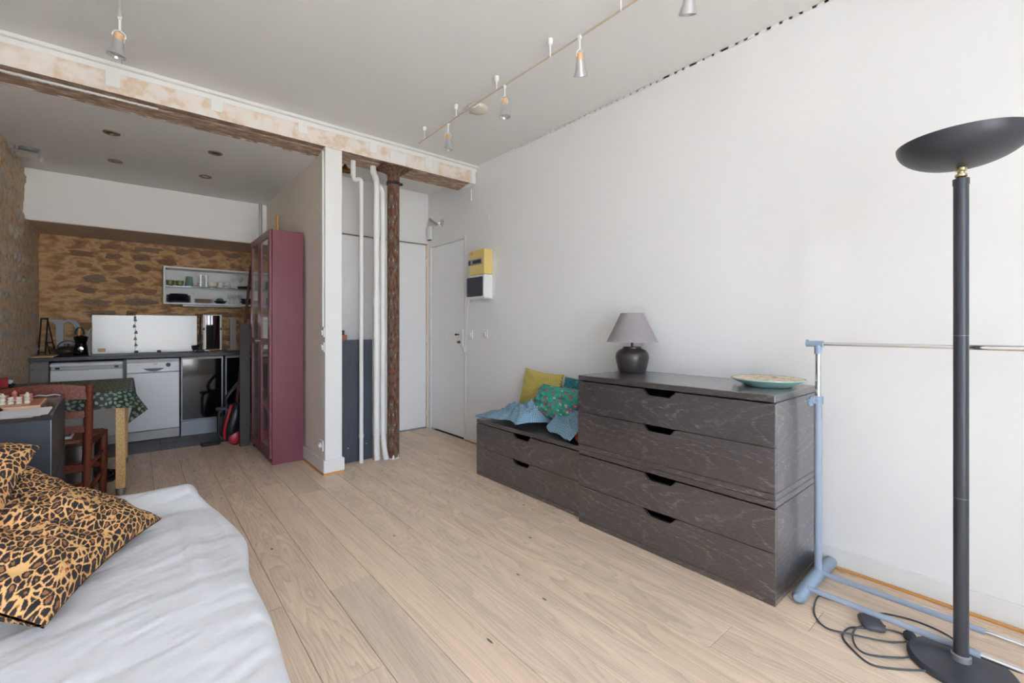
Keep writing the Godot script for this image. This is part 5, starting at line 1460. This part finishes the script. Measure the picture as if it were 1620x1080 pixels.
# cups, glasses, bowls and plates in the wall shelf, each a thing of its own
func crockery() -> void:
	var y1 := 1.6195
	var y0 := 1.4335
	var z := -6.27
	var cup := [Vector2(0, 0), Vector2(0.022, 0), Vector2(0.034, 0.012), Vector2(0.038, 0.058), Vector2(0.036, 0.058), Vector2(0.031, 0.012), Vector2(0, 0.008)]
	var a := thing("cup", "olive green cup nearest the left side of the wall shelf", "cup", Vector3(0.272, y1, z + 0.06), 0.0, "olive cups on the wall shelf")
	part(a, "cup_body", MB.new().lathe(Vector3.ZERO, cup, 24), mat("ceramic_green"))
	var hp := []
	for k in 9:
		var t := lerpf(-1.3, 1.3, k / 8.0)
		hp.append(Vector3(0.034 + 0.018 * cos(t), 0.032 + 0.020 * sin(t), 0.0))
	part(a, "handle", MB.new().tube(hp, 0.0035, 8), mat("ceramic_green"))
	copy(a, "olive green cup beside the green glass on the wall shelf", Vector3(0.357, y1, z + 0.05), 60.0)
	var tumbler := func(r0: float, r1: float, h: float) -> MB:
		return MB.new().lathe(Vector3.ZERO, [Vector2(0, 0), Vector2(r0, 0), Vector2(r1, h), Vector2(r1 - 0.002, h), Vector2(r0 - 0.002, 0.008), Vector2(0, 0.008)], 24)
	single("drinking_glass", tumbler.call(0.042, 0.032, 0.112), glass("green_glass", Color.WHITE), "upturned green glass tumbler on the middle board", "glass", Vector3(0.444, y1, z + 0.05))
	single("drinking_glass", tumbler.call(0.036, 0.037, 0.145), glass("clear_glass", Color.WHITE), "tallest clear glass on the middle board, right of the green tumbler", "glass", Vector3(0.553, y1, z + 0.03))
	single("drinking_glass", tumbler.call(0.024, 0.025, 0.14), glass("clear_glass", Color.WHITE), "slender clear glass beside the tallest one on the middle board", "glass", Vector3(0.604, y1, z + 0.04))
	single("bowl", MB.new().lathe(Vector3.ZERO, [Vector2(0, 0), Vector2(0.03, 0), Vector2(0.052, 0.02), Vector2(0.058, 0.065), Vector2(0.055, 0.065), Vector2(0.048, 0.02), Vector2(0, 0.008)], 28), mat("ceramic_white"), "white bowl in the middle of the glass board", "bowl", Vector3(0.672, y1, z))
	single("drinking_glass", tumbler.call(0.030, 0.033, 0.062), glass("clear_glass", Color.WHITE), "low clear tumbler just right of the white bowl", "glass", Vector3(0.742, y1, z + 0.05))
	single("drinking_glass", tumbler.call(0.034, 0.032, 0.070), glass("clear_glass", Color.WHITE), "wide low clear tumbler before the wine glasses on the middle board", "glass", Vector3(0.812, y1, z + 0.05))
	var w := thing("wine_glass", "clear wine glass on the middle board, the one nearer the tumblers", "wine glass", Vector3(0.880, y1, z + 0.03), 0.0, "wine glasses on the wall shelf")
	part(w, "wine_bowl", MB.new().lathe(Vector3.ZERO, [Vector2(0.004, 0.075), Vector2(0.026, 0.092), Vector2(0.032, 0.118), Vector2(0.027, 0.155), Vector2(0.0255, 0.155), Vector2(0.030, 0.118), Vector2(0.024, 0.094), Vector2(0, 0.082)], 24), glass("clear_glass", Color.WHITE))
	part(w, "stem", MB.new().lathe(Vector3.ZERO, [Vector2(0, 0), Vector2(0.030, 0), Vector2(0.028, 0.003), Vector2(0.004, 0.008), Vector2(0.0035, 0.076), Vector2(0, 0.076)], 20), glass("clear_glass", Color.WHITE))
	copy(w, "clear wine glass on the middle board, the one nearer the bookcase", Vector3(0.950, y1, z + 0.02))
	single("pan", MB.new().lathe(Vector3.ZERO, [Vector2(0, 0), Vector2(0.085, 0), Vector2(0.098, 0.024), Vector2(0.095, 0.024), Vector2(0.082, 0.005), Vector2(0, 0.005)], 32), mat("black_plastic"), "flat black dish at the bookcase end of the middle board", "dish", Vector3(1.005, y1, z + 0.06))
	for k in 6:
		var big := k < 5
		single("plate", MB.new().lathe(Vector3.ZERO, [Vector2(0, 0), Vector2(0.075, 0), Vector2(0.112 if big else 0.085, 0.013), Vector2(0.113 if big else 0.086, 0.016), Vector2(0.10 if big else 0.075, 0.013), Vector2(0, 0.005)], 36), mat("ceramic_dark"), ["lowest", "second lowest", "middle", "second highest", "topmost large", "small topmost"][k] + " dark plate of the stack at the left of the wall shelf", "plate", Vector3(0.352, y0 + 0.0165 * k, z + 0.008), "dark plates on the wall shelf")
	for k in 3:
		single("plate", MB.new().lathe(Vector3.ZERO, [Vector2(0, 0), Vector2(0.06, 0), Vector2(0.090, 0.012), Vector2(0.091, 0.0150), Vector2(0.08, 0.013), Vector2(0, 0.005)], 32), mat("ceramic_pink"), ["lowest", "middle", "topmost"][k] + " pale pink plate of the stack in the middle of the wall shelf", "plate", Vector3(0.580, y0 + 0.0155 * k, z + 0.03), "pink plates on the wall shelf")
	single("bowl", MB.new().lathe(Vector3.ZERO, [Vector2(0, 0), Vector2(0.04, 0), Vector2(0.068, 0.03), Vector2(0.065, 0.03), Vector2(0.04, 0.006), Vector2(0, 0.006)], 28), mat("ceramic_dark"), "wide dark green-grey bowl at the bottom of the wall shelf", "bowl", Vector3(0.742, y0, z + 0.05))
	single("bowl", MB.new().lathe(Vector3.ZERO, [Vector2(0, 0.035), Vector2(0.018, 0.034), Vector2(0.034, 0.022), Vector2(0.040, 0.0), Vector2(0.038, 0.0), Vector2(0.03, 0.02), Vector2(0, 0.030)], 24), mat("ceramic_teal"), "small teal bowl upturned in the dark bowl", "bowl", Vector3(0.736, y0 + 0.031, z + 0.05))
	for k in 3:
		var c := copy(w, ["stemmed glass on the bottom board beside the bowls", "stemmed glass on the bottom board, middle of the three", "stemmed glass on the bottom board, nearest the dark bowl by the bookcase"][k], Vector3(0.835 + 0.05 * k, y0, z + 0.06 - 0.05 * (k % 2)))
		c.scale = Vector3(0.85, 0.72, 0.85)
	for k in 2:
		single("bowl", MB.new().lathe(Vector3.ZERO, [Vector2(0, 0), Vector2(0.04, 0), Vector2(0.07, 0.035), Vector2(0.067, 0.035), Vector2(0.04, 0.006), Vector2(0, 0.006)], 28), mat("ceramic_dark"), ["lower", "upper"][k] + " of two dark bowls stacked at the bookcase end of the shelf", "bowl", Vector3(1.010, y0 + 0.032 * k, z + 0.05), "dark bowls stacked on the wall shelf")

# ---------------------------------------------------------------- table, chair and black cabinet on the left
func dining() -> void:
	# table: pale pine legs under a leaf-print oilcloth
	var ty := 0.72
	var tx0 := -0.745
	var tx1 := -0.03
	var tz0 := -5.06
	var tz1 := -4.055
	var o := thing("dining_table", "dining table with stained pale pine legs under a leaf-print cloth", "table", Vector3((tx0 + tx1) * 0.5, 0, (tz0 + tz1) * 0.5))
	var hx := (tx1 - tx0) * 0.5
	var hz := (tz1 - tz0) * 0.5
	part(o, "tabletop", MB.new().box(Vector3(0, ty - 0.0145, 0), Vector3(hx * 2.0 - 0.006, 0.025, hz * 2.0 - 0.006), 0.003), mat("raw_pine"))
	for s in [[1, 1], [1, -1], [-1, 1], [-1, -1]]:
		var lx: float = s[0] * (hx - 0.062)
		var lz: float = s[1] * (hz - 0.032)
		var lg := part(o, "leg", MB.new().box(Vector3(lx, 0.372, lz), Vector3(0.052, 0.645, 0.045), 0.003), mat("pine_leg"))
		part(lg, "metal_foot", MB.new().tube([Vector3(lx, 0.0, lz), Vector3(lx, 0.05, lz)], [0.024, 0.030], 4), mat("steel"), "grey metal foot")
	for s in [1, -1]:
		part(o, "apron", MB.new().box(Vector3(-0.002, ty - 0.075, s * (hz - 0.034)), Vector3(2.0 * hx - 0.18, 0.095, 0.02), 0.002), mat("pine_leg"))
		part(o, "apron", MB.new().box(Vector3(s * (hx - 0.062), ty - 0.075, 0), Vector3(0.02, 0.095, 2.0 * hz - 0.12), 0.002), mat("pine_leg"))
	# the cloth: flat top, edges hanging, the near right corner drawn out to a point
	var cl := noise(331, 1.0, FastNoiseLite.TYPE_SIMPLEX_SMOOTH, 3)
	var dropx := 0.155
	var dropz := 0.12
	single("tablecloth", MB.new().grid(70, 84, func(u: float, q: float) -> Vector3:
		var a := lerpf(-hx, hx + dropx, u)
		var b := lerpf(-hz - dropz, hz + dropz, q)
		var ox := maxf(a - hx, 0.0)
		var oz := maxf(absf(b) - hz, 0.0)
		var x := minf(a, hx)
		var z := clampf(b, -hz, hz)
		var y := ty + 0.001
		# the corner hangs as one flared fold, lower than the edges
		var corner := smoothstep(hz - 0.50, hz, b)
		y -= 0.95 * maxf(ox, oz) + 0.60 * minf(ox, oz)
		x += ox * (0.12 + 0.40 * corner) * (1.0 - 1.25 * oz / dropz) + 0.010 * (ox / dropx) * cl.get_noise_2d(z * 9.0, 1.0)
		z += (oz * (0.12 + 0.40 * smoothstep(hx - 0.10, hx, a)) + 0.010 * (oz / dropz) * cl.get_noise_2d(x * 9.0, 8.0)) * signf(b)
		return Vector3(x, y, z), -1.0, 0.002), mat("leaf_cloth"), "black tablecloth printed with green leaves over the dining table", "tablecloth", Vector3(o.position.x, 0, o.position.z))
	# chair tucked in on the near side, its back to the camera
	o = thing("dining_chair", "red-brown wooden ladder-back chair tucked in at the dining table", "chair", Vector3(-0.412, 0, -4.03), -6.0)
	var w := mat("chair_wood")
	for s in [-1.0, 1.0]:
		part(o, "rear_post", MB.new().tube([Vector3(s * 0.178, 0, 0.165), Vector3(s * 0.180, 0.20, 0.157), Vector3(s * 0.186, 0.43, 0.157), Vector3(s * 0.197, 0.63, 0.19), Vector3(s * 0.207, 0.800, 0.232)], [0.0185, 0.021, 0.024, 0.022, 0.017], 4), w)
		part(o, "front_leg", MB.new().tube([Vector3(s * 0.203, 0, -0.20), Vector3(s * 0.205, 0.25, -0.20), Vector3(s * 0.207, 0.445, -0.20)], [0.020, 0.025, 0.023], 4), w)
		part(o, "side_rail", MB.new().tube([Vector3(s * 0.186, 0.415, 0.157), Vector3(s * 0.207, 0.425, -0.20)], 0.018, 8, true, 0.7), w)
		part(o, "side_stretcher", MB.new().tube([Vector3(s * 0.183, 0.27, 0.157), Vector3(s * 0.205, 0.30, -0.20)], 0.012, 8), w)
		part(o, "side_stretcher", MB.new().tube([Vector3(s * 0.180, 0.11, 0.16), Vector3(s * 0.204, 0.16, -0.20)], 0.012, 8), w)
	var slat := func(y: float, z: float, h: float, half: float, bow: float) -> MB:
		return MB.new().grid(18, 3, func(u: float, q: float) -> Vector3:
			var x := lerpf(-half, half, u)
			var e := 1.0 - pow(x / half, 2.0)
			return Vector3(x, y + h * (q - 0.5) + bow * e * (1.0 if q > 0.5 else 0.35), z + 0.012 * e), 1.0, 0.016)
	part(o, "top_rail", slat.call(0.748, 0.222, 0.078, 0.200, 0.026), w)
	part(o, "slat", slat.call(0.616, 0.190, 0.042, 0.192, 0.0), w)
	part(o, "slat", slat.call(0.522, 0.176, 0.042, 0.188, 0.0), w)
	part(o, "rear_stretcher", MB.new().box(Vector3(0, 0.275, 0.158), Vector3(0.345, 0.045, 0.016), 0.003).box(Vector3(0, 0.175, 0.16), Vector3(0.345, 0.022, 0.014), 0.003), w)
	part(o, "front_stretcher", MB.new().box(Vector3(0, 0.21, -0.20), Vector3(0.39, 0.036, 0.016), 0.003).box(Vector3(0, 0.40, -0.20), Vector3(0.39, 0.040, 0.018), 0.003), w)
	part(o, "seat", MB.new().extrude(PackedVector2Array([Vector2(-0.205, -0.212), Vector2(0.205, -0.212), Vector2(0.212, -0.19), Vector2(0.168, 0.15), Vector2(0.150, 0.165), Vector2(-0.150, 0.165), Vector2(-0.168, 0.15), Vector2(-0.212, -0.19)]), Vector3(0, 0.452, 0), Vector3.RIGHT, Vector3.BACK, 0.018), mat("seat_wood"))
	single("magazine", MB.new().box(Vector3(0, 0.008, 0), Vector3(0.22, 0.016, 0.27), 0.002), mat("paper"), "white magazine lying on the seat of the chair", "magazine", Vector3(-0.43, 0.453, -4.06))
	single("magazine", MB.new().box(Vector3(0, 0.010, 0), Vector3(0.21, 0.020, 0.26), 0.002), mat("green_paper"), "green booklet lying on top of the white magazine", "magazine", Vector3(-0.432, 0.4695, -4.06))
	o = thing("waste_bin", "cylindrical stainless steel bin on the floor under the table", "bin", Vector3(-0.318, 0, -4.345))
	part(o, "bin_body", MB.new().lathe(Vector3.ZERO, [Vector2(0, 0.012), Vector2(0.074, 0.012), Vector2(0.076, 0.02), Vector2(0.080, 0.325), Vector2(0.078, 0.327), Vector2(0.0, 0.327)], 36), mat("steel"))
	part(o, "bin_foot", MB.new().lathe(Vector3.ZERO, [Vector2(0, 0), Vector2(0.078, 0), Vector2(0.078, 0.014), Vector2(0.07, 0.016)], 36), mat("black_plastic"))
	part(o, "bin_lid", MB.new().lathe(Vector3.ZERO, [Vector2(0.082, 0.322), Vector2(0.083, 0.334), Vector2(0.06, 0.345), Vector2(0, 0.348)], 36), mat("steel"))
	single("plastic_bag", MB.new().grid(30, 16, func(u: float, q: float) -> Vector3:
		var a := u * TAU
		var s := sin(PI * q)
		var k := 1.0 + 0.35 * cl.get_noise_2d(cos(a) * 2.0 + q * 2.0, sin(a) * 2.0)
		return Vector3(cos(a) * 0.062 * k * s, 0.045 - 0.045 * cos(PI * q) * k, sin(a) * 0.05 * k * s) + Vector3.UP * 0.012, -1.0), mat("black_gloss"), "crumpled shiny black plastic bag on the floor under the chair", "bag", Vector3(-0.178, 0, -4.45))
	single("storage_carton", MB.new().bx(Vector3(-0.06, 0, -0.10), Vector3(0.06, 0.27, 0.10), 0.004), mat("slate_lacquer"), "dark carton under the dining table behind the chair", "carton", Vector3(-0.27, 0, -4.80))
	# black cabinet with a chess set and papers on it
	var ct := 0.76
	o = thing("black_cabinet", "blue-black lacquered low cabinet in front of the dining table", "cabinet", Vector3(-0.522, 0, -3.29), 2.2)
	var bx := 0.207
	var bz := 0.448
	part(o, "top", MB.new().box(Vector3(0, ct - 0.009, 0), Vector3(bx * 2.0, 0.018, bz * 2.0), 0.0015), mat("black_top"))
	part(o, "front_panel", MB.new().box(Vector3(0, (ct - 0.018) * 0.5, bz - 0.010), Vector3(bx * 2.0 - 0.002, ct - 0.0185, 0.018), 0.0015), mat("slate_lacquer"))
	part(o, "back_panel", MB.new().box(Vector3(0, (ct - 0.018) * 0.5, -bz + 0.010), Vector3(bx * 2.0 - 0.002, ct - 0.0185, 0.018), 0.0015), mat("slate_lacquer"))
	part(o, "side_panel", MB.new().box(Vector3(-bx + 0.010, (ct - 0.018) * 0.5, 0), Vector3(0.018, ct - 0.0185, bz * 2.0 - 0.04), 0.001), mat("slate_lacquer"))
	part(o, "door", MB.new().box(Vector3(bx - 0.011, 0.585, 0), Vector3(0.018, 0.306, bz * 2.0 - 0.042), 0.001), mat("slate_lacquer"))
	part(o, "door", MB.new().box(Vector3(bx - 0.011, 0.235, 0.02), Vector3(0.018, 0.38, bz * 2.0 - 0.09), 0.001), mat("slate_lacquer"))
	part(o, "edge_trim", MB.new().box(Vector3(bx - 0.0005, (ct - 0.02) * 0.5, bz - 0.0015), Vector3(0.0032, ct - 0.022, 0.004), 0.001), mat("steel"), "worn pale corner edge")
	# chess set
	var b0 := Vector3(-0.515, ct + 0.0005, -3.25)
	o = thing("chess_board", "wooden chess board lying on the black cabinet", "chess board", b0, 2.2)
	part(o, "frame", MB.new().bx(Vector3(-0.15, 0, -0.15), Vector3(0.15, 0.018, 0.15), 0.002), mat("chess_edge"))
	var dark := MB.new()
	var pale := MB.new()
	for i in 8:
		for j in 8:
			var c := Vector3(-0.108 + 0.027 * i + 0.0135, 0.0187, -0.108 + 0.027 * j + 0.0135)
			(dark if (i + j) % 2 == 0 else pale).box(c, Vector3(0.0268, 0.0018, 0.0268))
	part(o, "dark_squares", dark.box(Vector3(0, 0.0182, 0), Vector3(0.285, 0.0008, 0.285)), mat("chess_board"))
	part(o, "pale_squares", pale, mat("chess_edge"))
	var pawn := [Vector2(0, 0), Vector2(0.0108, 0), Vector2(0.0108, 0.006), Vector2(0.008, 0.010), Vector2(0.0105, 0.013), Vector2(0.0105, 0.018), Vector2(0.0075, 0.021), Vector2(0.010, 0.027), Vector2(0.0095, 0.032), Vector2(0, 0.034)]
	var king := [Vector2(0, 0), Vector2(0.0108, 0), Vector2(0.0108, 0.007), Vector2(0.0075, 0.012), Vector2(0.0105, 0.017), Vector2(0.0105, 0.024), Vector2(0.0068, 0.028), Vector2(0.0105, 0.034), Vector2(0.0105, 0.042), Vector2(0.006, 0.046), Vector2(0.004, 0.052), Vector2(0, 0.054)]
	var sq := func(i: float, j: float) -> Vector3:
		return b0 + Basis(Vector3.UP, deg_to_rad(2.2)) * Vector3(-0.108 + 0.027 * i + 0.0135, 0.0197, -0.108 + 0.027 * j + 0.0135)
	var who := ["by the board's right edge", "second from the board's right edge", "third from the board's right edge", "fourth from the board's right edge", "fifth from the board's right edge"]
	for k in 5:
		var tall: bool = k in [0, 3, 4]
		single("chess_piece", MB.new().lathe(Vector3.ZERO, king if tall else pawn, 20), mat("chess_white"), ("tall" if tall else "squat") + " white chess piece in the front row, " + who[k], "chess piece", sq.call(7 - k, 4.6), "white chess pieces")
	for k in 6:
		var tall: bool = k in [2, 4]
		single("chess_piece", MB.new().lathe(Vector3.ZERO, king if tall else pawn, 20), mat("chess_pink"), ("tall" if tall else "squat") + " pink chess piece in the back row, " + (who + ["cut by the picture's edge"])[k], "chess piece", sq.call(7 - k, 0.2 + 0.2 * (k % 2)), "pink chess pieces")
	# papers, phone, red lighter box
	for k in 3:
		var p := MB.new()
		p.grid(12, 12, func(u: float, q: float) -> Vector3:
			return Vector3(lerpf(-0.105, 0.105, u), 0.003 * k + 0.006 * pow(u, 3.0) * q + 0.002, lerpf(-0.15, 0.15, q)), -1.0, 0.001)
		var s := single("paper_sheet", p, mat("paper"), ["bottom", "middle", "top"][k] + " sheet of the loose white papers on the black cabinet", "paper", Vector3(-0.480 + 0.010 * k, ct + 0.001, -2.955 + 0.010 * k), "white papers on the black cabinet")
		s.rotation_degrees.y = 78.0 + 7.0 * k
	single("glasses_case", MB.new().box(Vector3(0, 0.012, 0), Vector3(0.10, 0.024, 0.05), 0.010), mat("black_plastic"), "black case at the left edge in front of the chess board", "case", Vector3(-0.527, ct + 0.0005, -3.068))
	single("glasses", MB.new().tube([Vector3(-0.055, 0.012, 0), Vector3(-0.03, 0.02, 0.004), Vector3(0.0, 0.014, 0.0), Vector3(0.035, 0.018, -0.006), Vector3(0.055, 0.01, -0.01)], 0.004, 8), mat("brushed"), "thin metal spectacles folded behind the chess board on the black cabinet", "spectacles", Vector3(-0.395, ct - 0.005, -3.60))
	o = thing("lighter_box", "small red box with a white and black end on the tablecloth at the left edge", "box", Vector3(-0.728, ty + 0.002, -4.78), 20.0)
	part(o, "box_body", MB.new().box(Vector3(-0.012, 0.035, 0), Vector3(0.04, 0.07, 0.06), 0.003), mat("red_plastic"))
	part(o, "box_end", MB.new().box(Vector3(0.02, 0.040, 0), Vector3(0.026, 0.03, 0.04), 0.003, Basis(Vector3.BACK, -0.4)), mat("paper"))
	part(o, "box_cap", MB.new().box(Vector3(0.030, 0.016, 0), Vector3(0.026, 0.028, 0.04), 0.003, Basis(Vector3.BACK, -0.4)), mat("black_plastic"))

# ---------------------------------------------------------------- cable lights on the ceiling (none of them is lit)
func make_spot(label: String, at: Vector3, tilt: Vector3, group: String) -> Node3D:
	var o := thing("track_spot", label, "spotlight", at, 0.0, group)
	part(o, "rail_clip", MB.new().box(Vector3(0, 0.0, 0), Vector3(0.016, 0.022, 0.020), 0.003), mat("white_plastic"))
	part(o, "stem", MB.new().tube([Vector3(0, 0, 0), Vector3(0, -0.062, 0)], 0.0055, 10), mat("white_plastic"))
	var b := Basis(tilt.cross(Vector3.UP).normalized(), -tilt.length()) if tilt.length() > 0.001 else Basis()
	var c := Vector3(0, -0.062, 0)
	var hoop := []
	for k in 13:
		var a := lerpf(-0.25, PI + 0.25, k / 12.0)
		hoop.append(c + b * Vector3(0.025 * cos(a), -0.026 + 0.026 * sin(a), 0))
	part(o, "hoop", MB.new().tube(hoop, 0.0022, 8), mat("white_plastic"))
	part(o, "socket", MB.new().lathe(c, [Vector2(0, -0.016), Vector2(0.018, -0.016), Vector2(0.019, -0.048), Vector2(0.017, -0.05)], 20, b), mat("socket"), "pale wooden socket")
	part(o, "lamp_housing", MB.new().lathe(c, [Vector2(0.0185, -0.046), Vector2(0.022, -0.060), Vector2(0.026, -0.090), Vector2(0.036, -0.120), Vector2(0.0365, -0.124), Vector2(0.033, -0.124), Vector2(0.029, -0.112)], 28, b), mat("spot_body"))
	part(o, "bulb_face", MB.new().lathe(c, [Vector2(0.030, -0.113), Vector2(0.015, -0.117), Vector2(0, -0.118)], 20, b), mat("bulb_glass"))
	return o

func ceiling_lights() -> void:
	var y := 2.652
	var xr := 1.745
	var o := thing("light_rail", "thin beige rail for spotlights running along the ceiling on the right", "light rail", Vector3(xr, y, 0))
	var pts := []
	for k in 24:
		var z := lerpf(-3.26, 0.30, k / 23.0)
		pts.append(Vector3(0.006 * sin(z * 3.0), 0.005 * sin(z * 2.3), z))
	part(o, "rail", MB.new().tube(pts, 0.0048, 8), mat("rail_beige"))
	for z in [-3.16, -2.70, -2.23, -1.75, -1.28, -0.75]:
		part(o, "standoff", MB.new().tube([Vector3(0.0, -0.006, z), Vector3(0, 0.07, z)], 0.0045, 8).lathe(Vector3(0, CEIL - y, z), [Vector2(0.0045, -0.036), Vector2(0.013, -0.030), Vector2(0.015, 0.0)], 14), mat("white_plastic"))
	make_spot("white track spotlight nearest the beam, hanging from the ceiling rail", Vector3(xr, y - 0.004, -2.81), Vector3(-0.08, 0, 0.10), "spotlights on the right-hand rail")
	make_spot("white track spotlight near the round ceiling detector, hanging from the rail", Vector3(xr, y - 0.004, -2.15), Vector3(-0.03, 0, 0.03), "spotlights on the right-hand rail")
	make_spot("white track spotlight tilted to the camera, with its round face showing", Vector3(xr, y - 0.004, -1.537), Vector3(-0.38, 0, 0.28), "spotlights on the right-hand rail")
	make_spot("track spotlight cut off by the upper edge of the picture", Vector3(xr, y - 0.004, -0.93), Vector3(-0.3, 0, 0.3), "spotlights on the right-hand rail")
	o = thing("light_rail", "second thin rail over the bed, seen almost end-on before the beam", "light rail", Vector3(-0.068, y, 0))
	part(o, "rail", MB.new().tube([Vector3(0, 0, -3.36), Vector3(0, 0, -1.5), Vector3(0, 0, 0.3)], 0.0062, 8), mat("white_plastic"))
	for z in [-3.25, -2.6, -1.9]:
		part(o, "standoff", MB.new().tube([Vector3(0.0, -0.006, z), Vector3(0, 0.07, z)], 0.0045, 8).lathe(Vector3(0, CEIL - y, z), [Vector2(0.0045, -0.036), Vector2(0.013, -0.030), Vector2(0.015, 0.0)], 14), mat("white_plastic"))
	var s := make_spot("grey bell spotlight hanging alone at the upper left before the beam", Vector3(-0.068, y - 0.004, -2.87), Vector3(0.10, 0, 0.05), "spotlights on the left-hand rail")
	s.name = "rail_spot"
	o = thing("smoke_detector", "round cream ceiling detector with a loop of wire above the rail", "smoke detector", Vector3(1.885, CEIL, -2.63))
	part(o, "dome", MB.new().lathe(Vector3.ZERO, [Vector2(0.072, 0), Vector2(0.072, -0.012), Vector2(0.062, -0.026), Vector2(0.035, -0.037), Vector2(0, -0.041)], 36), mat("cream_plastic", srgb(222, 214, 200), 0.4))
	part(o, "wire_loop", MB.new().tube(bend([Vector3(-0.03, -0.002, 0.05), Vector3(-0.075, -0.05, 0.055), Vector3(-0.085, -0.002, -0.02), Vector3(-0.05, -0.05, -0.05), Vector3(-0.02, -0.003, -0.06)], 0.05), 0.003, 8), mat("white_plastic"))
